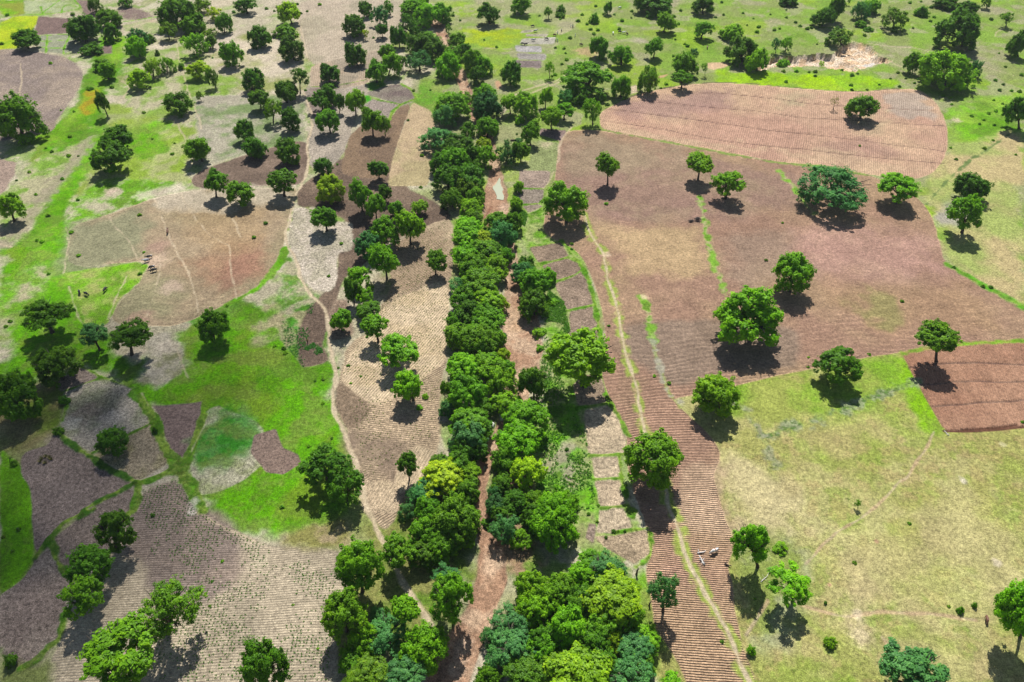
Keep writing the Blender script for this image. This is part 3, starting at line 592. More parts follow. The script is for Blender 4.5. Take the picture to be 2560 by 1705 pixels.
def height_at(X, Y):
    r = np.searchsorted(_D, Y); r = int(np.clip(r, 1, NR - 2))
    c = int(np.clip(np.searchsorted(_s, X / max(_zc[r], 1)), 1, NC - 2))
    return float(gz[r * NC + c])

# ---- earth and grass material
mg, nt, N, L, out = nodes("earth_and_grass")
bs = N("ShaderNodeBsdfPrincipled"); bs.inputs["Roughness"].default_value = 1.0; bs.inputs["Specular IOR Level"].default_value = 0.05
ac = N("ShaderNodeAttribute", attribute_name="col"); ar = N("ShaderNodeAttribute", attribute_name="rowc"); aa = N("ShaderNodeAttribute", attribute_name="rowa")
at = N("ShaderNodeAttribute", attribute_name="tuft"); al_ = N("ShaderNodeAttribute", attribute_name="clod")
tc = N("ShaderNodeTexCoord")
def noise(scale, det, rough=.6):
    n = N("ShaderNodeTexNoise"); n.inputs["Scale"].default_value = scale; n.inputs["Detail"].default_value = det; n.inputs["Roughness"].default_value = rough
    L(tc.outputs["Object"], n.inputs["Vector"]); return n
def m(op, a, b=None, c=None, clamp=False):
    n = N("ShaderNodeMath", operation=op); n.use_clamp = clamp
    for i, v in enumerate((a, b, c)):
        if v is None: continue
        if isinstance(v, (int, float)): n.inputs[i].default_value = v
        else: L(v, n.inputs[i])
    return n.outputs[0]
n1 = noise(1.1, 5, .7); n2 = noise(3.2, 3, .7); n3 = noise(.62, 4, .62)
f1 = m('MULTIPLY_ADD', m('SUBTRACT', n1.outputs[0], .5), m('MULTIPLY_ADD', al_.outputs[2], 2.4, 1.0), 1.0)
f2 = m('MULTIPLY_ADD', m('SUBTRACT', n2.outputs[0], .5), m('MULTIPLY_ADD', al_.outputs[2], 2.6, 1.0), 1.0)
fac = m('MAXIMUM', m('MULTIPLY', f1, f2), .3)
s1 = N("ShaderNodeVectorMath", operation='SCALE'); L(ac.outputs[0], s1.inputs[0]); L(fac, s1.inputs["Scale"])
thr = m('SUBTRACT', .80, m('MULTIPLY', at.outputs[2], .42))
tm = m('MULTIPLY', m('SUBTRACT', m('MULTIPLY_ADD', n3.outputs[0], .55, m('MULTIPLY', n2.outputs[0], .45)), thr), 14.0, clamp=True)
gr = N("ShaderNodeMix", data_type='RGBA'); gr.inputs[7].default_value = (*(paint(96, 150, 40)), 1)
L(m('MULTIPLY', tm, .8), gr.inputs[0]); L(s1.outputs[0], gr.inputs[6]); L(gr.outputs[2], bs.inputs["Base Color"])
rw = m('SINE', m('MULTIPLY', m('ADD', ar.outputs[2], m('ADD', m('MULTIPLY', m('SUBTRACT', n1.outputs[0], .5), .22), m('MULTIPLY', m('SUBTRACT', n3.outputs[0], .5), .34))), 2 * math.pi))
n4 = noise(.16, 3)
hh = m('MULTIPLY', m('MULTIPLY', rw, aa.outputs[2]), m('MULTIPLY_ADD', m('ADD', n4.outputs[0], n1.outputs[0]), .30, -.10, clamp=True))
hh = m('ADD', hh, m('MULTIPLY', n2.outputs[0], m('MULTIPLY_ADD', al_.outputs[2], .22, .06)))
hh = m('ADD', hh, m('MULTIPLY', tm, .12))
bp = N("ShaderNodeBump"); bp.inputs["Strength"].default_value = 1.0; bp.inputs["Distance"].default_value = 1.0
L(hh, bp.inputs["Height"]); L(bp.outputs[0], bs.inputs["Normal"]); L(bs.outputs[0], out.inputs[0])

_co = np.stack([GX, GY, gz], 1)
_i = (np.arange(NR - 1)[:, None] * NC + np.arange(NC - 1)[None, :]).ravel()
_q = np.stack([_i, _i + 1, _i + NC + 1, _i + NC], 1)
_fc = cls[_q].max(1)
_rgba = np.concatenate([gcol, np.ones((NV, 1))], 1)
# every class becomes a named piece of the ground
for k, nm in enumerate(CLS):
    q = _q[_fc == k]
    if not len(q): continue
    used, inv = np.unique(q, return_inverse=True)
    me = quad_mesh(nm, _co[used], inv.reshape(-1, 4), mg, smooth=True, attrs={"col": ('FLOAT_COLOR', _rgba[used]), "rowc": ('FLOAT', rowc[used]), "rowa": ('FLOAT', rowa[used]), "tuft": ('FLOAT', tuft[used]), "clod": ('FLOAT', clod[used])})
    tag(link(nm, me), kind="structure")

# ---- standing water in the stream bed
mw, nt, N, L, out = nodes("milky_water")
b = N("ShaderNodeBsdfPrincipled"); b.inputs["Base Color"].default_value = (*paint(208, 212, 182), 1); b.inputs["Roughness"].default_value = .12
L(b.outputs[0], out.inputs[0])
def pool(name, pts, z):
    p = chaikin(pts, True, 2)
    X, Y = ground_at(p[:, 0], p[:, 1], z)
    o = mesh_obj(name, [(x, y, z) for x, y in zip(X, Y)] , [list(range(len(X)))[::-1]], mw)
    return tag(o, kind="structure")
pool("water", [(1180 + x / 7.467, 420 + y / 7.467) for x, y in ((520,160),(610,175),(620,330),(590,400),(560,440),(600,520),(590,600),(530,590),(450,575),(470,540),(430,440),(390,390),(385,340),(430,320),(480,240))], -1.12)
pool("water", [(1000 + x / 2.987, 1060 + y / 2.987) for x, y in ((585,320),(610,308),(640,318),(630,345),(600,352),(583,340))], -1.1)

# ================================================================== TREES AND SHRUBS
def leaf_mat():
    m_, nt, N, L, out = nodes("leaves")
    oi = N("ShaderNodeObjectInfo"); at = N("ShaderNodeAttribute", attribute_name="var")
    mr = N("ShaderNodeMapRange"); mr.inputs[3].default_value = .62; mr.inputs[4].default_value = 1.5
    L(at.outputs[2], mr.inputs[0])
    sc1 = N("ShaderNodeVectorMath", operation='SCALE'); L(oi.outputs["Color"], sc1.inputs[0]); L(mr.outputs[0], sc1.inputs["Scale"])
    hs = N("ShaderNodeVectorMath", operation='MULTIPLY'); L(sc1.outputs[0], hs.inputs[0]); hs.inputs[1].default_value = (1.5, 1.12, .8)
    mx = N("ShaderNodeMix", data_type='RGBA')
    pw = N("ShaderNodeMath", operation='POWER'); L(at.outputs[2], pw.inputs[0]); pw.inputs[1].default_value = 2.2
    L(pw.outputs[0], mx.inputs[0]); L(sc1.outputs[0], mx.inputs[6]); L(hs.outputs[0], mx.inputs[7])
    d = N("ShaderNodeBsdfDiffuse"); t = N("ShaderNodeBsdfTranslucent"); g = N("ShaderNodeBsdfGlossy")
    tb = N("ShaderNodeVectorMath", operation='MULTIPLY'); L(mx.outputs[2], tb.inputs[0]); tb.inputs[1].default_value = (1.15, 1.1, .5)
    L(mx.outputs[2], d.inputs[0]); L(tb.outputs[0], t.inputs[0])
    g.inputs["Roughness"].default_value = .45; g.inputs[0].default_value = (.8, .85, .8, 1)
    s1 = N("ShaderNodeMixShader"); s1.inputs[0].default_value = .44; L(d.outputs[0], s1.inputs[1]); L(t.outputs[0], s1.inputs[2])
    s2 = N("ShaderNodeMixShader"); s2.inputs[0].default_value = .007; L(s1.outputs[0], s2.inputs[1]); L(g.outputs[0], s2.inputs[2])
    L(s2.outputs[0], out.inputs[0])
    return m_
LEAF = leaf_mat()
BARK = plain("bark", (.075, .06, .048), .95, 5.0, .4)
PALE_BARK = plain("pale_bark", (.30, .27, .23), .9, 5.0, .35)

def unit(a): return a / np.maximum(np.linalg.norm(a, axis=-1, keepdims=True), 1e-9)
def crown_mesh(seed, nlobe=13, lr=(.30, .46), low=-.35, push=(.42, .68), nsub=17, sr=(.10, .17), nleaf=34, leaf=.052, hollow=.1, fill=.0, droop=0.0):
    r = np.random.default_rng(seed)
    k = np.arange(nlobe) + .5
    z = 1 - (1 - low) * k / nlobe
    th = k * 2.39996 + r.uniform(0, 6.28)
    q = np.sqrt(np.maximum(0, 1 - z * z))
    dirs = unit(np.stack([q * np.cos(th), q * np.sin(th), z], 1) + r.normal(0, .18, (nlobe, 3)))
    lc = dirs * r.uniform(*push, (nlobe, 1))
    lrad = r.uniform(*lr, nlobe)
    if fill: lc = np.vstack([lc, [[0, 0, .1]]]); lrad = np.append(lrad, fill); dirs = np.vstack([dirs, [[0, 0, 1]]])
    P, Nn, A = [], [], []
    for i in range(len(lc)):
        n = max(4, int(nsub * (lrad[i] / np.mean(lr)) ** 2))
        sd = unit(r.normal(0, 1, (n, 3)) + dirs[i] * .75 + np.array([0, 0, .35]))
        sp_ = lc[i] + sd * lrad[i] * np.where(r.uniform(0, 1, (n, 1)) < .12, r.uniform(1.1, 1.42, (n, 1)), r.uniform(.56, 1.06, (n, 1))) * np.array([1, 1, .85])
        srad = r.uniform(*sr, n)
        lv = r.uniform(.25, .75)
        for j in range(n):
            m_ = int(nleaf * r.uniform(.6, 1.3))
            dd = unit(r.normal(0, 1, (m_, 3)))
            p = sp_[j] + dd * srad[j] * r.uniform(hollow, 1, (m_, 1)) ** .5
            p[:, 2] -= droop * r.uniform(0, 1, m_)
            P.append(p); Nn.append(unit(dd * .55 + sd[j] * .6 + np.array([0, 0, .5]) + r.normal(0, .38, (m_, 3))))
            A.append(np.clip(lv * .5 + r.uniform(0, .5) + r.normal(0, .12, m_), 0, 1))
    P = np.concatenate(P); Nn = np.concatenate(Nn); A = np.concatenate(A)
    lo = np.percentile(P, 1.0, axis=0); hi = np.percentile(P, 99.0, axis=0)
    P = (P - (lo + hi) / 2) / ((hi - lo) / 2)
    n = len(P)
    tg = unit(np.cross(Nn, unit(r.normal(0, 1, (n, 3)))))
    bt = np.cross(Nn, tg)
    a = (leaf * r.uniform(.65, 1.35, n))[:, None]; b = a * r.uniform(.5, .8, (n, 1))
    V = np.stack([P - tg * a, P - bt * b, P + tg * a, P + bt * b], 1).reshape(-1, 3)
    return quad_mesh("crown", V, np.arange(n * 4).reshape(-1, 4), LEAF, attrs={"var": ('FLOAT', np.repeat(A, 4))})
def tube(V, F, pts, rad, n=6):
    base = len(V)
    pts = [Vector(p) for p in pts]
    for i, p in enumerate(pts):
        d = (pts[min(i + 1, len(pts) - 1)] - pts[max(i - 1, 0)]).normalized()
        x = d.cross(Vector((.31, .9, .17))).normalized(); y = d.cross(x)
        for k in range(n):
            a = 2 * math.pi * k / n
            V.append(p + (x * math.cos(a) + y * math.sin(a)) * rad[i])
    for i in range(len(pts) - 1):
        for k in range(n):
            F.append((base + i * n + k, base + i * n + (k + 1) % n, base + (i + 1) * n + (k + 1) % n, base + (i + 1) * n + k))
    F.append(tuple(base + k for k in reversed(range(n)))); F.append(tuple(base + (len(pts) - 1) * n + k for k in range(n)))
def trunk_mesh(seed, nl=5, r0=.075, fork=.55, reach=.55):
    """unit trunk: one unit wide = crown radius, one unit high = height of the crown's middle"""
    r = random.Random(seed)
    V, F = [], []
    j = [(r.uniform(-.03, .03), r.uniform(-.03, .03)) for _ in range(3)]
    tube(V, F, [(0, 0, -.06), (j[0][0], j[0][1], .12), (j[1][0], j[1][1], fork * .6), (j[2][0], j[2][1], fork)], [r0 * 1.5, r0 * 1.05, r0 * .9, r0 * .8], 8)
    for k in range(nl):
        a = 6.283 * k / nl + r.uniform(-.4, .4)
        e = reach * r.uniform(.7, 1.25)
        top = (e * math.cos(a), e * math.sin(a), r.uniform(.92, 1.22))
        mid = (e * .45 * math.cos(a + .2), e * .45 * math.sin(a + .2), fork + (top[2] - fork) * .5)
        tube(V, F, [(j[2][0], j[2][1], fork - .06), mid, top], [r0 * .6, r0 * .42, r0 * .15], 6)
        for s in (-1, 1):
            t2 = (top[0] * 1.25 + s * .16 * math.sin(a), top[1] * 1.25 - s * .16 * math.cos(a), top[2] + .06)
            tube(V, F, [mid, ((mid[0] + t2[0]) / 2, (mid[1] + t2[1]) / 2, (mid[2] + t2[2]) / 2 + .04), t2], [r0 * .3, r0 * .2, r0 * .08], 5)
    me = bpy.data.meshes.new("trunk")
    me.from_pydata([tuple(v) for v in V], [], F)
    me.polygons.foreach_set("use_smooth", [True] * len(me.polygons))
    me.materials.append(BARK)
    return me
CROWNS = {
    'd': [crown_mesh(11 + i, 16, lr=(.30, .46), nsub=20, nleaf=44, leaf=.062, fill=.5) for i in range(4)],                                        # domed
    'm': [crown_mesh(31 + i, 22, lr=(.27, .38), push=(.55, .66), low=-.5, nsub=18, sr=(.09, .14), nleaf=42, leaf=.05, fill=.6) for i in range(3)],   # dense round
    's': [crown_mesh(51 + i, 15, lr=(.25, .40), push=(.45, .76), low=-.35, nsub=20, sr=(.09, .15), nleaf=42, leaf=.055, fill=.36) for i in range(5)],   # spreading, with gaps
    'l': [crown_mesh(71 + i, 15, lr=(.24, .40), push=(.4, .72), low=-.45, nsub=15, sr=(.08, .14), nleaf=32, leaf=.056, fill=.3) for i in range(4)],    # loose and airy
    'r': [crown_mesh(91 + i, 19, lr=(.24, .42), push=(.5, .72), low=-.3, nsub=20, sr=(.08, .14), nleaf=42, leaf=.048, fill=.5) for i in range(5)],  # streamside
    'a': [crown_mesh(111 + i, 17, lr=(.22, .36), push=(.45, .76), low=-.35, nsub=28, sr=(.05, .11), nleaf=32, leaf=.036, fill=.3) for i in range(3)],      # feathery
    'b': [crown_mesh(131 + i, 8, lr=(.34, .55), push=(.3, .55), low=-.1, nsub=10, sr=(.16, .26), nleaf=26, leaf=.12, fill=.6) for i in range(4)],   # shrub
    'p': [crown_mesh(151 + i, 7, lr=(.26, .5), push=(.4, .7), low=-.4, nsub=9, sr=(.12, .2), nleaf=20, leaf=.09, fill=.3) for i in range(3)],             # sapling
    'c': [crown_mesh(171 + i, 16, lr=(.2, .34), push=(.5, .8), low=-.4, nsub=10, sr=(.05, .12), nleaf=14, leaf=.045) for i in range(2)],          # sparse
}
TRUNKS = {'x': [trunk_mesh(5 + i, 4 + i % 3) for i in range(4)], 's': [trunk_mesh(25 + i, 6, .085, .48, .68) for i in range(3)], 'p': [trunk_mesh(35, 3, .07, .6, .4)], 'b': [trunk_mesh(37, 6, .04, .2, .25)]}
KIND = {'d': ("domed_tree", "domed tree"), 'm': ("round_tree", "dense round tree"), 's': ("spreading_tree", "spreading tree"), 'l': ("airy_tree", "airy tree"), 'r': ("streamside_tree", "bushy tree"),
        'a': ("feathery_tree", "feathery tree"), 'b': ("shrub", "shrub"), 'p': ("sapling", "sapling"), 'c': ("bare_sapling", "half-bare sapling")}
TINT = {'k': ((.078, .215, .010), "dark green"), 'g': ((.112, .295, .010), "mid green"), 'G': ((.160, .39, .010), "bright green"), 'y': ((.26, .45, .012), "yellow-green"),
        'o': ((.130, .290, .013), "olive green"), 't': ((.080, .26, .068), "blue-green"), 'n': ((.048, .170, .036), "blackish green"), 'w': ((.26, .32, .14), "greyish")}
# crown middle x y, crown width and height, then the foot of the trunk (or - where other crowns hide it), then kind and tint, on each sheet
A_, B_, C_, D_ = 0, 1, 2, 3
PLANTS = {
 (0,0): """235 355 215 150 265 445 dk;865 45 125 130 885 112 lk;1140 15 130 100 1180 60 lg;1600 100 340 290 1610 235 mk;1840 30 160 110 1800 112 lo;2240 40 190 120 2255 120 sk;1945 115 130 90 1965 182 ly
985 160 215 140 980 245 mk;750 250 280 220 790 375 dk;815 425 190 110 810 485 bk;1010 285 150 150 1040 367 sg;1760 215 210 170 1770 300 dg;1245 340 180 150 1235 450 lt;1235 430 180 170 1240 520 dG;1350 330 110 100 1345 382 bk
1530 265 160 110 1545 362 lo;2035 200 140 150 2050 297 dg;1780 395 220 190 1795 497 lG;1920 300 120 80 1930 352 lo;1920 372 100 100 1920 442 dk;1420 445 45 90 1420 502 bk;1385 610 160 140 1400 697 ly;1525 585 140 160 1525 655 lG
1650 590 60 70 1650 627 bg;2110 480 210 190 2130 600 sG;1806 620 200 130 1810 712 sy;1930 695 110 160 1965 800 lk;925 562 170 120 920 640 bk;975 640 140 140 990 722 dG;1260 700 200 150 1300 802 sy;820 795 60 40 820 815 bg
920 915 120 165 985 1062 sk;1625 930 240 170 1645 1035 sk;1815 870 60 70 1835 922 lo;160 1060 420 370 210 1250 sg;1050 1255 270 190 1075 1370 dk;990 1420 330 230 1030 1562 sk;1790 1355 220 200 1845 1472 dg;2225 1180 160 160 2240 1282 dk
2325 1335 205 175 2372 1430 dk;2300 720 210 190 2300 817 sk""",
 (0,1): """295 110 190 160 330 217 dy;265 265 210 130 270 325 bo;35 335 190 190 45 430 dk;320 430 220 200 345 542 mk;1000 80 125 120 1015 157 dk;890 225 200 180 910 327 mk;1130 135 150 160 1130 227 lt;1205 60 90 130 1230 137 lg
1145 265 110 90 1155 342 dk;1000 300 60 60 1000 362 py;1290 325 150 150 1310 432 dk;900 490 190 180 925 597 dk;1200 465 160 120 1200 560 dg;1240 570 170 170 1210 690 dG;1090 640 190 160 1100 752 dg;1340 560 80 120 1340 640 lk
665 660 185 140 670 748 dk;670 770 110 60 660 800 bk;400 690 150 140 405 852 lk;265 830 170 160 285 937 dk;320 800 110 130 335 882 dk;30 890 180 140 45 1000 dk;155 990 170 160 160 1117 lo;310 1080 170 180 340 1187 mk;590 910 190 170 612 1010 sk
665 870 130 170 690 972 dk;760 920 90 120 760 1027 dk;900 910 170 180 910 1052 dG;645 1090 200 180 683 1215 dg;1050 1090 200 190 1070 1242 dG;1170 1120 110 150 1180 1237 lg;290 1375 210 200 290 1482 dk;605 1510 170 140 615 1602 mk;1110 1530 170 140 1130 1645 dk
2110 120 190 230 2130 217 sk;2330 655 170 180 2320 766 dk;2310 920 150 120 2320 1036 dG;1755 255 60 90 1755 302 pg
1440 50 260 150 - - rG;1560 130 230 260 - - rG;1400 230 220 190 - - ak;1700 110 170 250 - - rg;1480 10 200 120 - - rg;1565 340 220 130 - - ao;1490 400 230 170 - - rk;1630 440 210 160 - - rk;1480 540 220 150 - - at;1745 590 220 260 - - rG
1790 470 180 130 - - ro;1900 460 130 160 - - rk;1980 540 190 230 - - rg;2080 590 160 170 - - rG;2010 680 150 140 - - rk;1830 360 160 120 - - rg;1790 960 300 220 - - rg;1720 1040 220 190 - - at;2080 850 230 170 - - rG;2100 960 260 210 - - rn;1930 890 150 120 - - ag;2110 1130 200 170 - - rg
1930 1180 130 140 - - rg;1660 1245 340 170 1620 1342 at;1850 1330 280 190 - - rk;2070 1310 140 110 - - ry;1820 1450 260 200 - - rg;2080 1430 190 190 - - rG;1680 1490 200 180 - - rk;2290 1390 200 220 - - an;2010 1520 120 130 - - ro;1950 1400 180 170 - - rk""",
 (0,2): """85 30 170 140 80 126 dG;330 100 80 70 335 172 lo;450 68 80 80 450 112 bg;440 130 90 60 440 155 bk;875 65 75 90 870 132 dg;755 150 90 110 755 207 bg;1320 40 310 190 1330 115 mk;1150 20 90 120 1148 112 lg;1750 35 190 140 1735 122 sk
1415 190 170 140 1382 290 dG;1750 260 170 130 1725 352 sg;800 420 165 170 795 522 dg;1000 495 210 160 998 590 sG;1305 410 150 130 1290 527 dg;345 610 90 100 342 706 pG;680 690 430 240 705 832 sg;995 785 170 190 990 882 dG;1245 720 190 200 1255 842 so
1590 570 240 190 1590 682 dg;1550 700 170 120 1545 807 sg;1660 480 90 80 1660 560 lt;2010 285 200 130 2010 350 dG;2090 450 290 240 2095 562 sk;2240 540 200 200 2220 642 dG;1760 610 60 90 1760 692 pg;310 870 120 140 305 982 dG;130 945 230 190 130 1062 rG
480 880 130 120 480 950 lt;640 870 120 130 640 952 bk;560 830 120 110 560 890 bg;575 900 60 90 575 952 bo;480 990 170 110 475 1092 sG;355 1055 190 150 358 1187 dG;735 985 170 170 738 1132 lG;165 1210 150 150 170 1322 dg;205 1105 100 80 205 1150 bG;70 1070 90 110 70 1125 bG
75 1370 160 140 80 1482 dg;870 1490 200 180 870 1682 dg;1715 1480 235 160 1695 1642 dG;800 860 110 110 800 915 bk;60 1265 70 40 60 1285 bn""",
 (0,3): """190 5 180 60 185 42 sk;520 145 190 150 490 237 dk;630 60 140 180 605 190 dk;740 8 30 40 738 47 pk;860 90 160 170 850 172 lt;940 50 150 120 930 112 dG;1160 170 230 230 1140 262 lo;1420 80 120 110 1420 142 bg;1630 28 200 100 1640 72 mk;1820 70 180 110 1830 122 dk;1745 250 400 300 1780 420 sk
1990 15 90 90 1995 77 lo;2180 155 110 90 2170 242 lo;2270 390 160 200 2280 512 dk;1320 560 130 150 1275 662 dg;1620 620 490 330 1620 772 rG;1900 620 110 140 1890 700 lt;855 960 265 190 840 1082 dg;610 915 80 70 595 997 cw;2270 1010 220 250 2290 1172 sk
75 395 80 90 70 482 lt;170 395 110 110 155 472 lG;150 540 110 100 145 592 bG;650 330 220 150 680 412 lk;860 205 100 80 860 240 bg;920 260 90 50 920 280 bg;500 540 60 50 500 590 py""",
 (1,0): """85 320 230 200 130 467 sG;1960 90 210 170 1975 247 dg;2190 195 240 190 2205 312 mg;410 1310 390 260 480 1482 sk;1945 1430 260 260 1950 1572 dg;840 1480 240 170 910 1642 st;1170 1500 340 180 1205 1687 sk""",
 (1,1): """240 80 270 180 262 237 sk;675 165 250 220 685 287 my;940 200 200 220 970 377 dg;1175 195 120 120 1185 292 mk;1085 310 180 180 1100 457 dg;1270 345 130 130 1275 422 dg;1490 330 140 110 1495 402 dG;620 415 240 180 650 552 dg;1405 490 240 250 1412 672 dG
1170 555 240 230 1175 692 dg;1010 680 210 190 1020 792 dt;1160 805 250 250 1195 997 dG;1650 820 180 160 1637 952 dg;1785 750 50 60 1795 837 co;935 960 210 170 960 1082 sG;880 1090 160 200 895 1227 dk;1035 1060 80 110 1040 1132 lg;990 1150 160 150 990 1242 lG;1020 1270 210 130 1030 1352 dk
770 1360 190 170 785 1467 dG;1085 1400 250 170 1115 1567 sG;1285 1620 360 210 1245 1785 sG
1740 60 250 230 - - rk;1950 60 260 200 - - rk;1930 150 200 150 - - ro;1780 250 200 180 - - rk;2000 230 170 160 - - ro;1960 340 190 150 - - rG;1985 420 150 110 - - rg;2200 440 220 160 - - rg;2240 560 250 250 - - rt;1930 510 230 130 - - rG;1920 600 240 160 - - rG
2060 600 200 130 - - ry;1930 760 260 180 - - rG;2110 730 300 200 - - ro;2270 750 160 200 - - rg;2170 880 250 200 - - rG;1980 870 260 200 - - rg;2050 1010 330 220 - - ro;1850 1040 170 130 - - at;1900 1160 240 190 - - rg;2110 1200 280 200 - - rG;2230 1210 140 250 - - ry;1930 1290 250 200 - - rk
2090 1330 250 200 - - rg;1850 1480 250 170 - - ro;2040 1480 250 180 - - rg;2200 1520 150 150 - - rt""",
 (1,2): """1985 110 280 200 1945 262 sG;490 260 385 320 500 470 sG;2 470 190 180 - - rg;40 300 110 130 - - rG;60 150 90 120 - - rG;100 920 200 200 - - rt;200 1000 260 220 - - rg;340 960 140 150 - - rG;200 1190 260 230 - - rk;380 1190 90 100 - - bG;120 850 160 140 - - rk;630 1660 600 400 650 1960 sG
2170 1300 560 470 2170 1540 sG;430 1480 90 80 430 1530 bg""",
 (1,3): """620 130 600 330 600 302 at;1205 140 340 200 1165 297 mG;1865 140 280 230 1840 252 dk;1820 360 300 260 1765 572 sG;245 930 340 310 195 1107 mG;1540 1510 330 240 1535 1742 dg""",
 (2,0): """130 510 380 370 150 690 dk;510 210 400 310 575 352 sk;575 525 95 90 575 570 bk;520 808 95 80 520 848 bk;1015 915 270 230 1030 1027 mk;1400 800 55 70 1400 838 bk;80 335 130 80 80 372 bg;240 370 120 130 240 430 lk;90 1070 70 60 90 1130 bo""",
 (2,1): """1370 410 250 230 1435 552 dG;1380 1120 180 180 1398 1277 mk;1545 500 60 50 1545 525 bG;1490 600 60 45 1490 622 bG;640 1140 430 330 650 1290 lk;820 1330 330 290 840 1480 lk;1725 440 80 130 1725 565 lg""",
 (2,2): """1860 480 400 330 1900 640 mG;1290 1060 500 440 1330 1280 mg;400 1500 330 300 400 1640 rG""",
 (2,3): """650 220 400 290 630 372 sk;820 1490 55 80 820 1530 pg""",
 (3,0): """1050 165 330 310 1060 342 sk;790 480 370 310 800 640 mk;745 770 370 300 745 940 lg;1540 890 500 440 1530 1125 ao;1110 1260 620 470 1120 1500 sg;1090 1510 330 180 1100 1640 lg;50 1320 120 120 50 1390 bk""",
 (3,1): """60 1390 400 430 60 1600 sk;1010 1500 370 220 - - ro;1350 1480 380 260 - - rt""",
 (3,2): """2190 270 310 420 2240 515 sG;2200 1250 85 100 2200 1300 bG""",
 (3,3): """200 670 380 290 225 832 lG;130 310 140 100 130 360 bG;2290 900 360 440 2300 1150 dG;1340 1480 550 360 1340 1660 st;590 1180 110 90 590 1225 bG;1775 890 65 80 1775 928 bg;1905 845 48 75 1905 880 bg;530 835 30 35 530 852 bk""",
}
SHEETS = {'K1': (1000, 780, 2.987), 'K2': (1000, 1060, 2.987), 'K3': (800, 1350, 2.987), 'K4': (1200, 1380, 2.692)}
PLANTS.update({
 'K1': """430 50 150 130 - - rg;670 50 220 150 - - rg;450 185 190 170 - - ro;600 200 270 230 - - ro;705 190 160 180 - - rg;770 310 110 100 - - ry;465 400 260 200 - - rG;650 400 250 180 - - rG;790 400 140 120 - - rg;770 510 220 200 - - lG;790 660 230 160 - - lG;335 560 85 110 335 672 lg
500 610 290 250 - - rg;600 710 180 150 - - rk;345 730 110 120 - - rt;520 830 280 180 - - rg;985 510 200 210 1000 642 dk;940 800 330 220 - - rG;1040 130 100 100 - - bG;1050 250 60 100 - - bG""",
 'K2': """440 280 200 150 - - rg;300 300 160 120 - - rk;620 30 150 120 - - rg;850 570 180 150 - - rk;1000 560 150 130 - - rg;760 660 150 120 - - rk;330 860 220 170 - - rk;510 90 260 220 - - rt;480 190 190 200 - - rk;565 180 180 200 - - rk;880 120 280 230 - - rG;780 260 190 260 - - rg;950 350 230 280 - - ry;760 450 150 200 - - rk;710 500 110 100 - - rn;715 600 160 120 - - rn;660 715 100 120 - - bk;520 350 150 120 - - rG;310 410 300 190 - - ry;500 490 190 180 - - ro
200 500 210 150 - - rt;110 520 150 130 - - at;420 720 350 320 - - ro;220 640 200 180 - - rg;180 800 230 200 - - rg;50 640 130 150 - - at;780 770 220 220 - - at;900 845 170 130 - - aG;1150 740 350 330 - - rG;1010 690 190 170 - - rk;1260 570 150 170 - - lG;480 855 160 100 - - ro""",
 'K3': """560 1000 220 160 - - rg;720 900 180 150 - - rk;230 880 200 160 - - rg;430 560 120 100 - - rt;760 120 200 170 - - rk;900 60 200 180 - - rg;290 180 340 330 320 385 mg;575 70 230 180 590 190 dg;180 530 320 290 200 680 rg;640 510 190 150 630 655 dG;635 415 75 75 635 470 bg;490 510 55 60 490 545 bk;980 400 310 310 1000 590 sg;940 270 210 130 - - at;310 760 240 230 - - rG;490 690 300 190 - - at;790 790 310 270 - - rG""",
 'K4': """480 300 200 200 - - rg;700 330 220 200 - - rk;760 620 230 190 - - rk;420 600 200 170 - - rk;300 800 260 200 - - rk;820 760 220 180 - - rk;1090 760 160 140 - - rg;350 230 230 220 - - rG;360 370 220 200 - - rG;550 230 190 170 - - ro;690 150 190 160 - - rG;860 100 250 180 - - at;750 50 160 120 - - rg;890 300 380 260 - - my;970 420 250 220 - - rg;590 500 260 270 - - rG;800 480 230 200 - - lo;900 600 160 160 - - ry;190 480 260 180 - - at;230 610 290 220 - - at
60 560 120 130 - - at;130 710 200 190 - - at;400 690 210 210 - - lg;580 750 100 100 - - rg;660 830 420 190 - - ry;460 840 200 150 - - ry;1110 590 190 130 - - rG;1060 660 240 160 - - rt;1000 800 300 200 - - at;1240 240 210 240 1230 397 at;50 840 160 150 - - rg;1290 850 120 100 - - bG""",
})
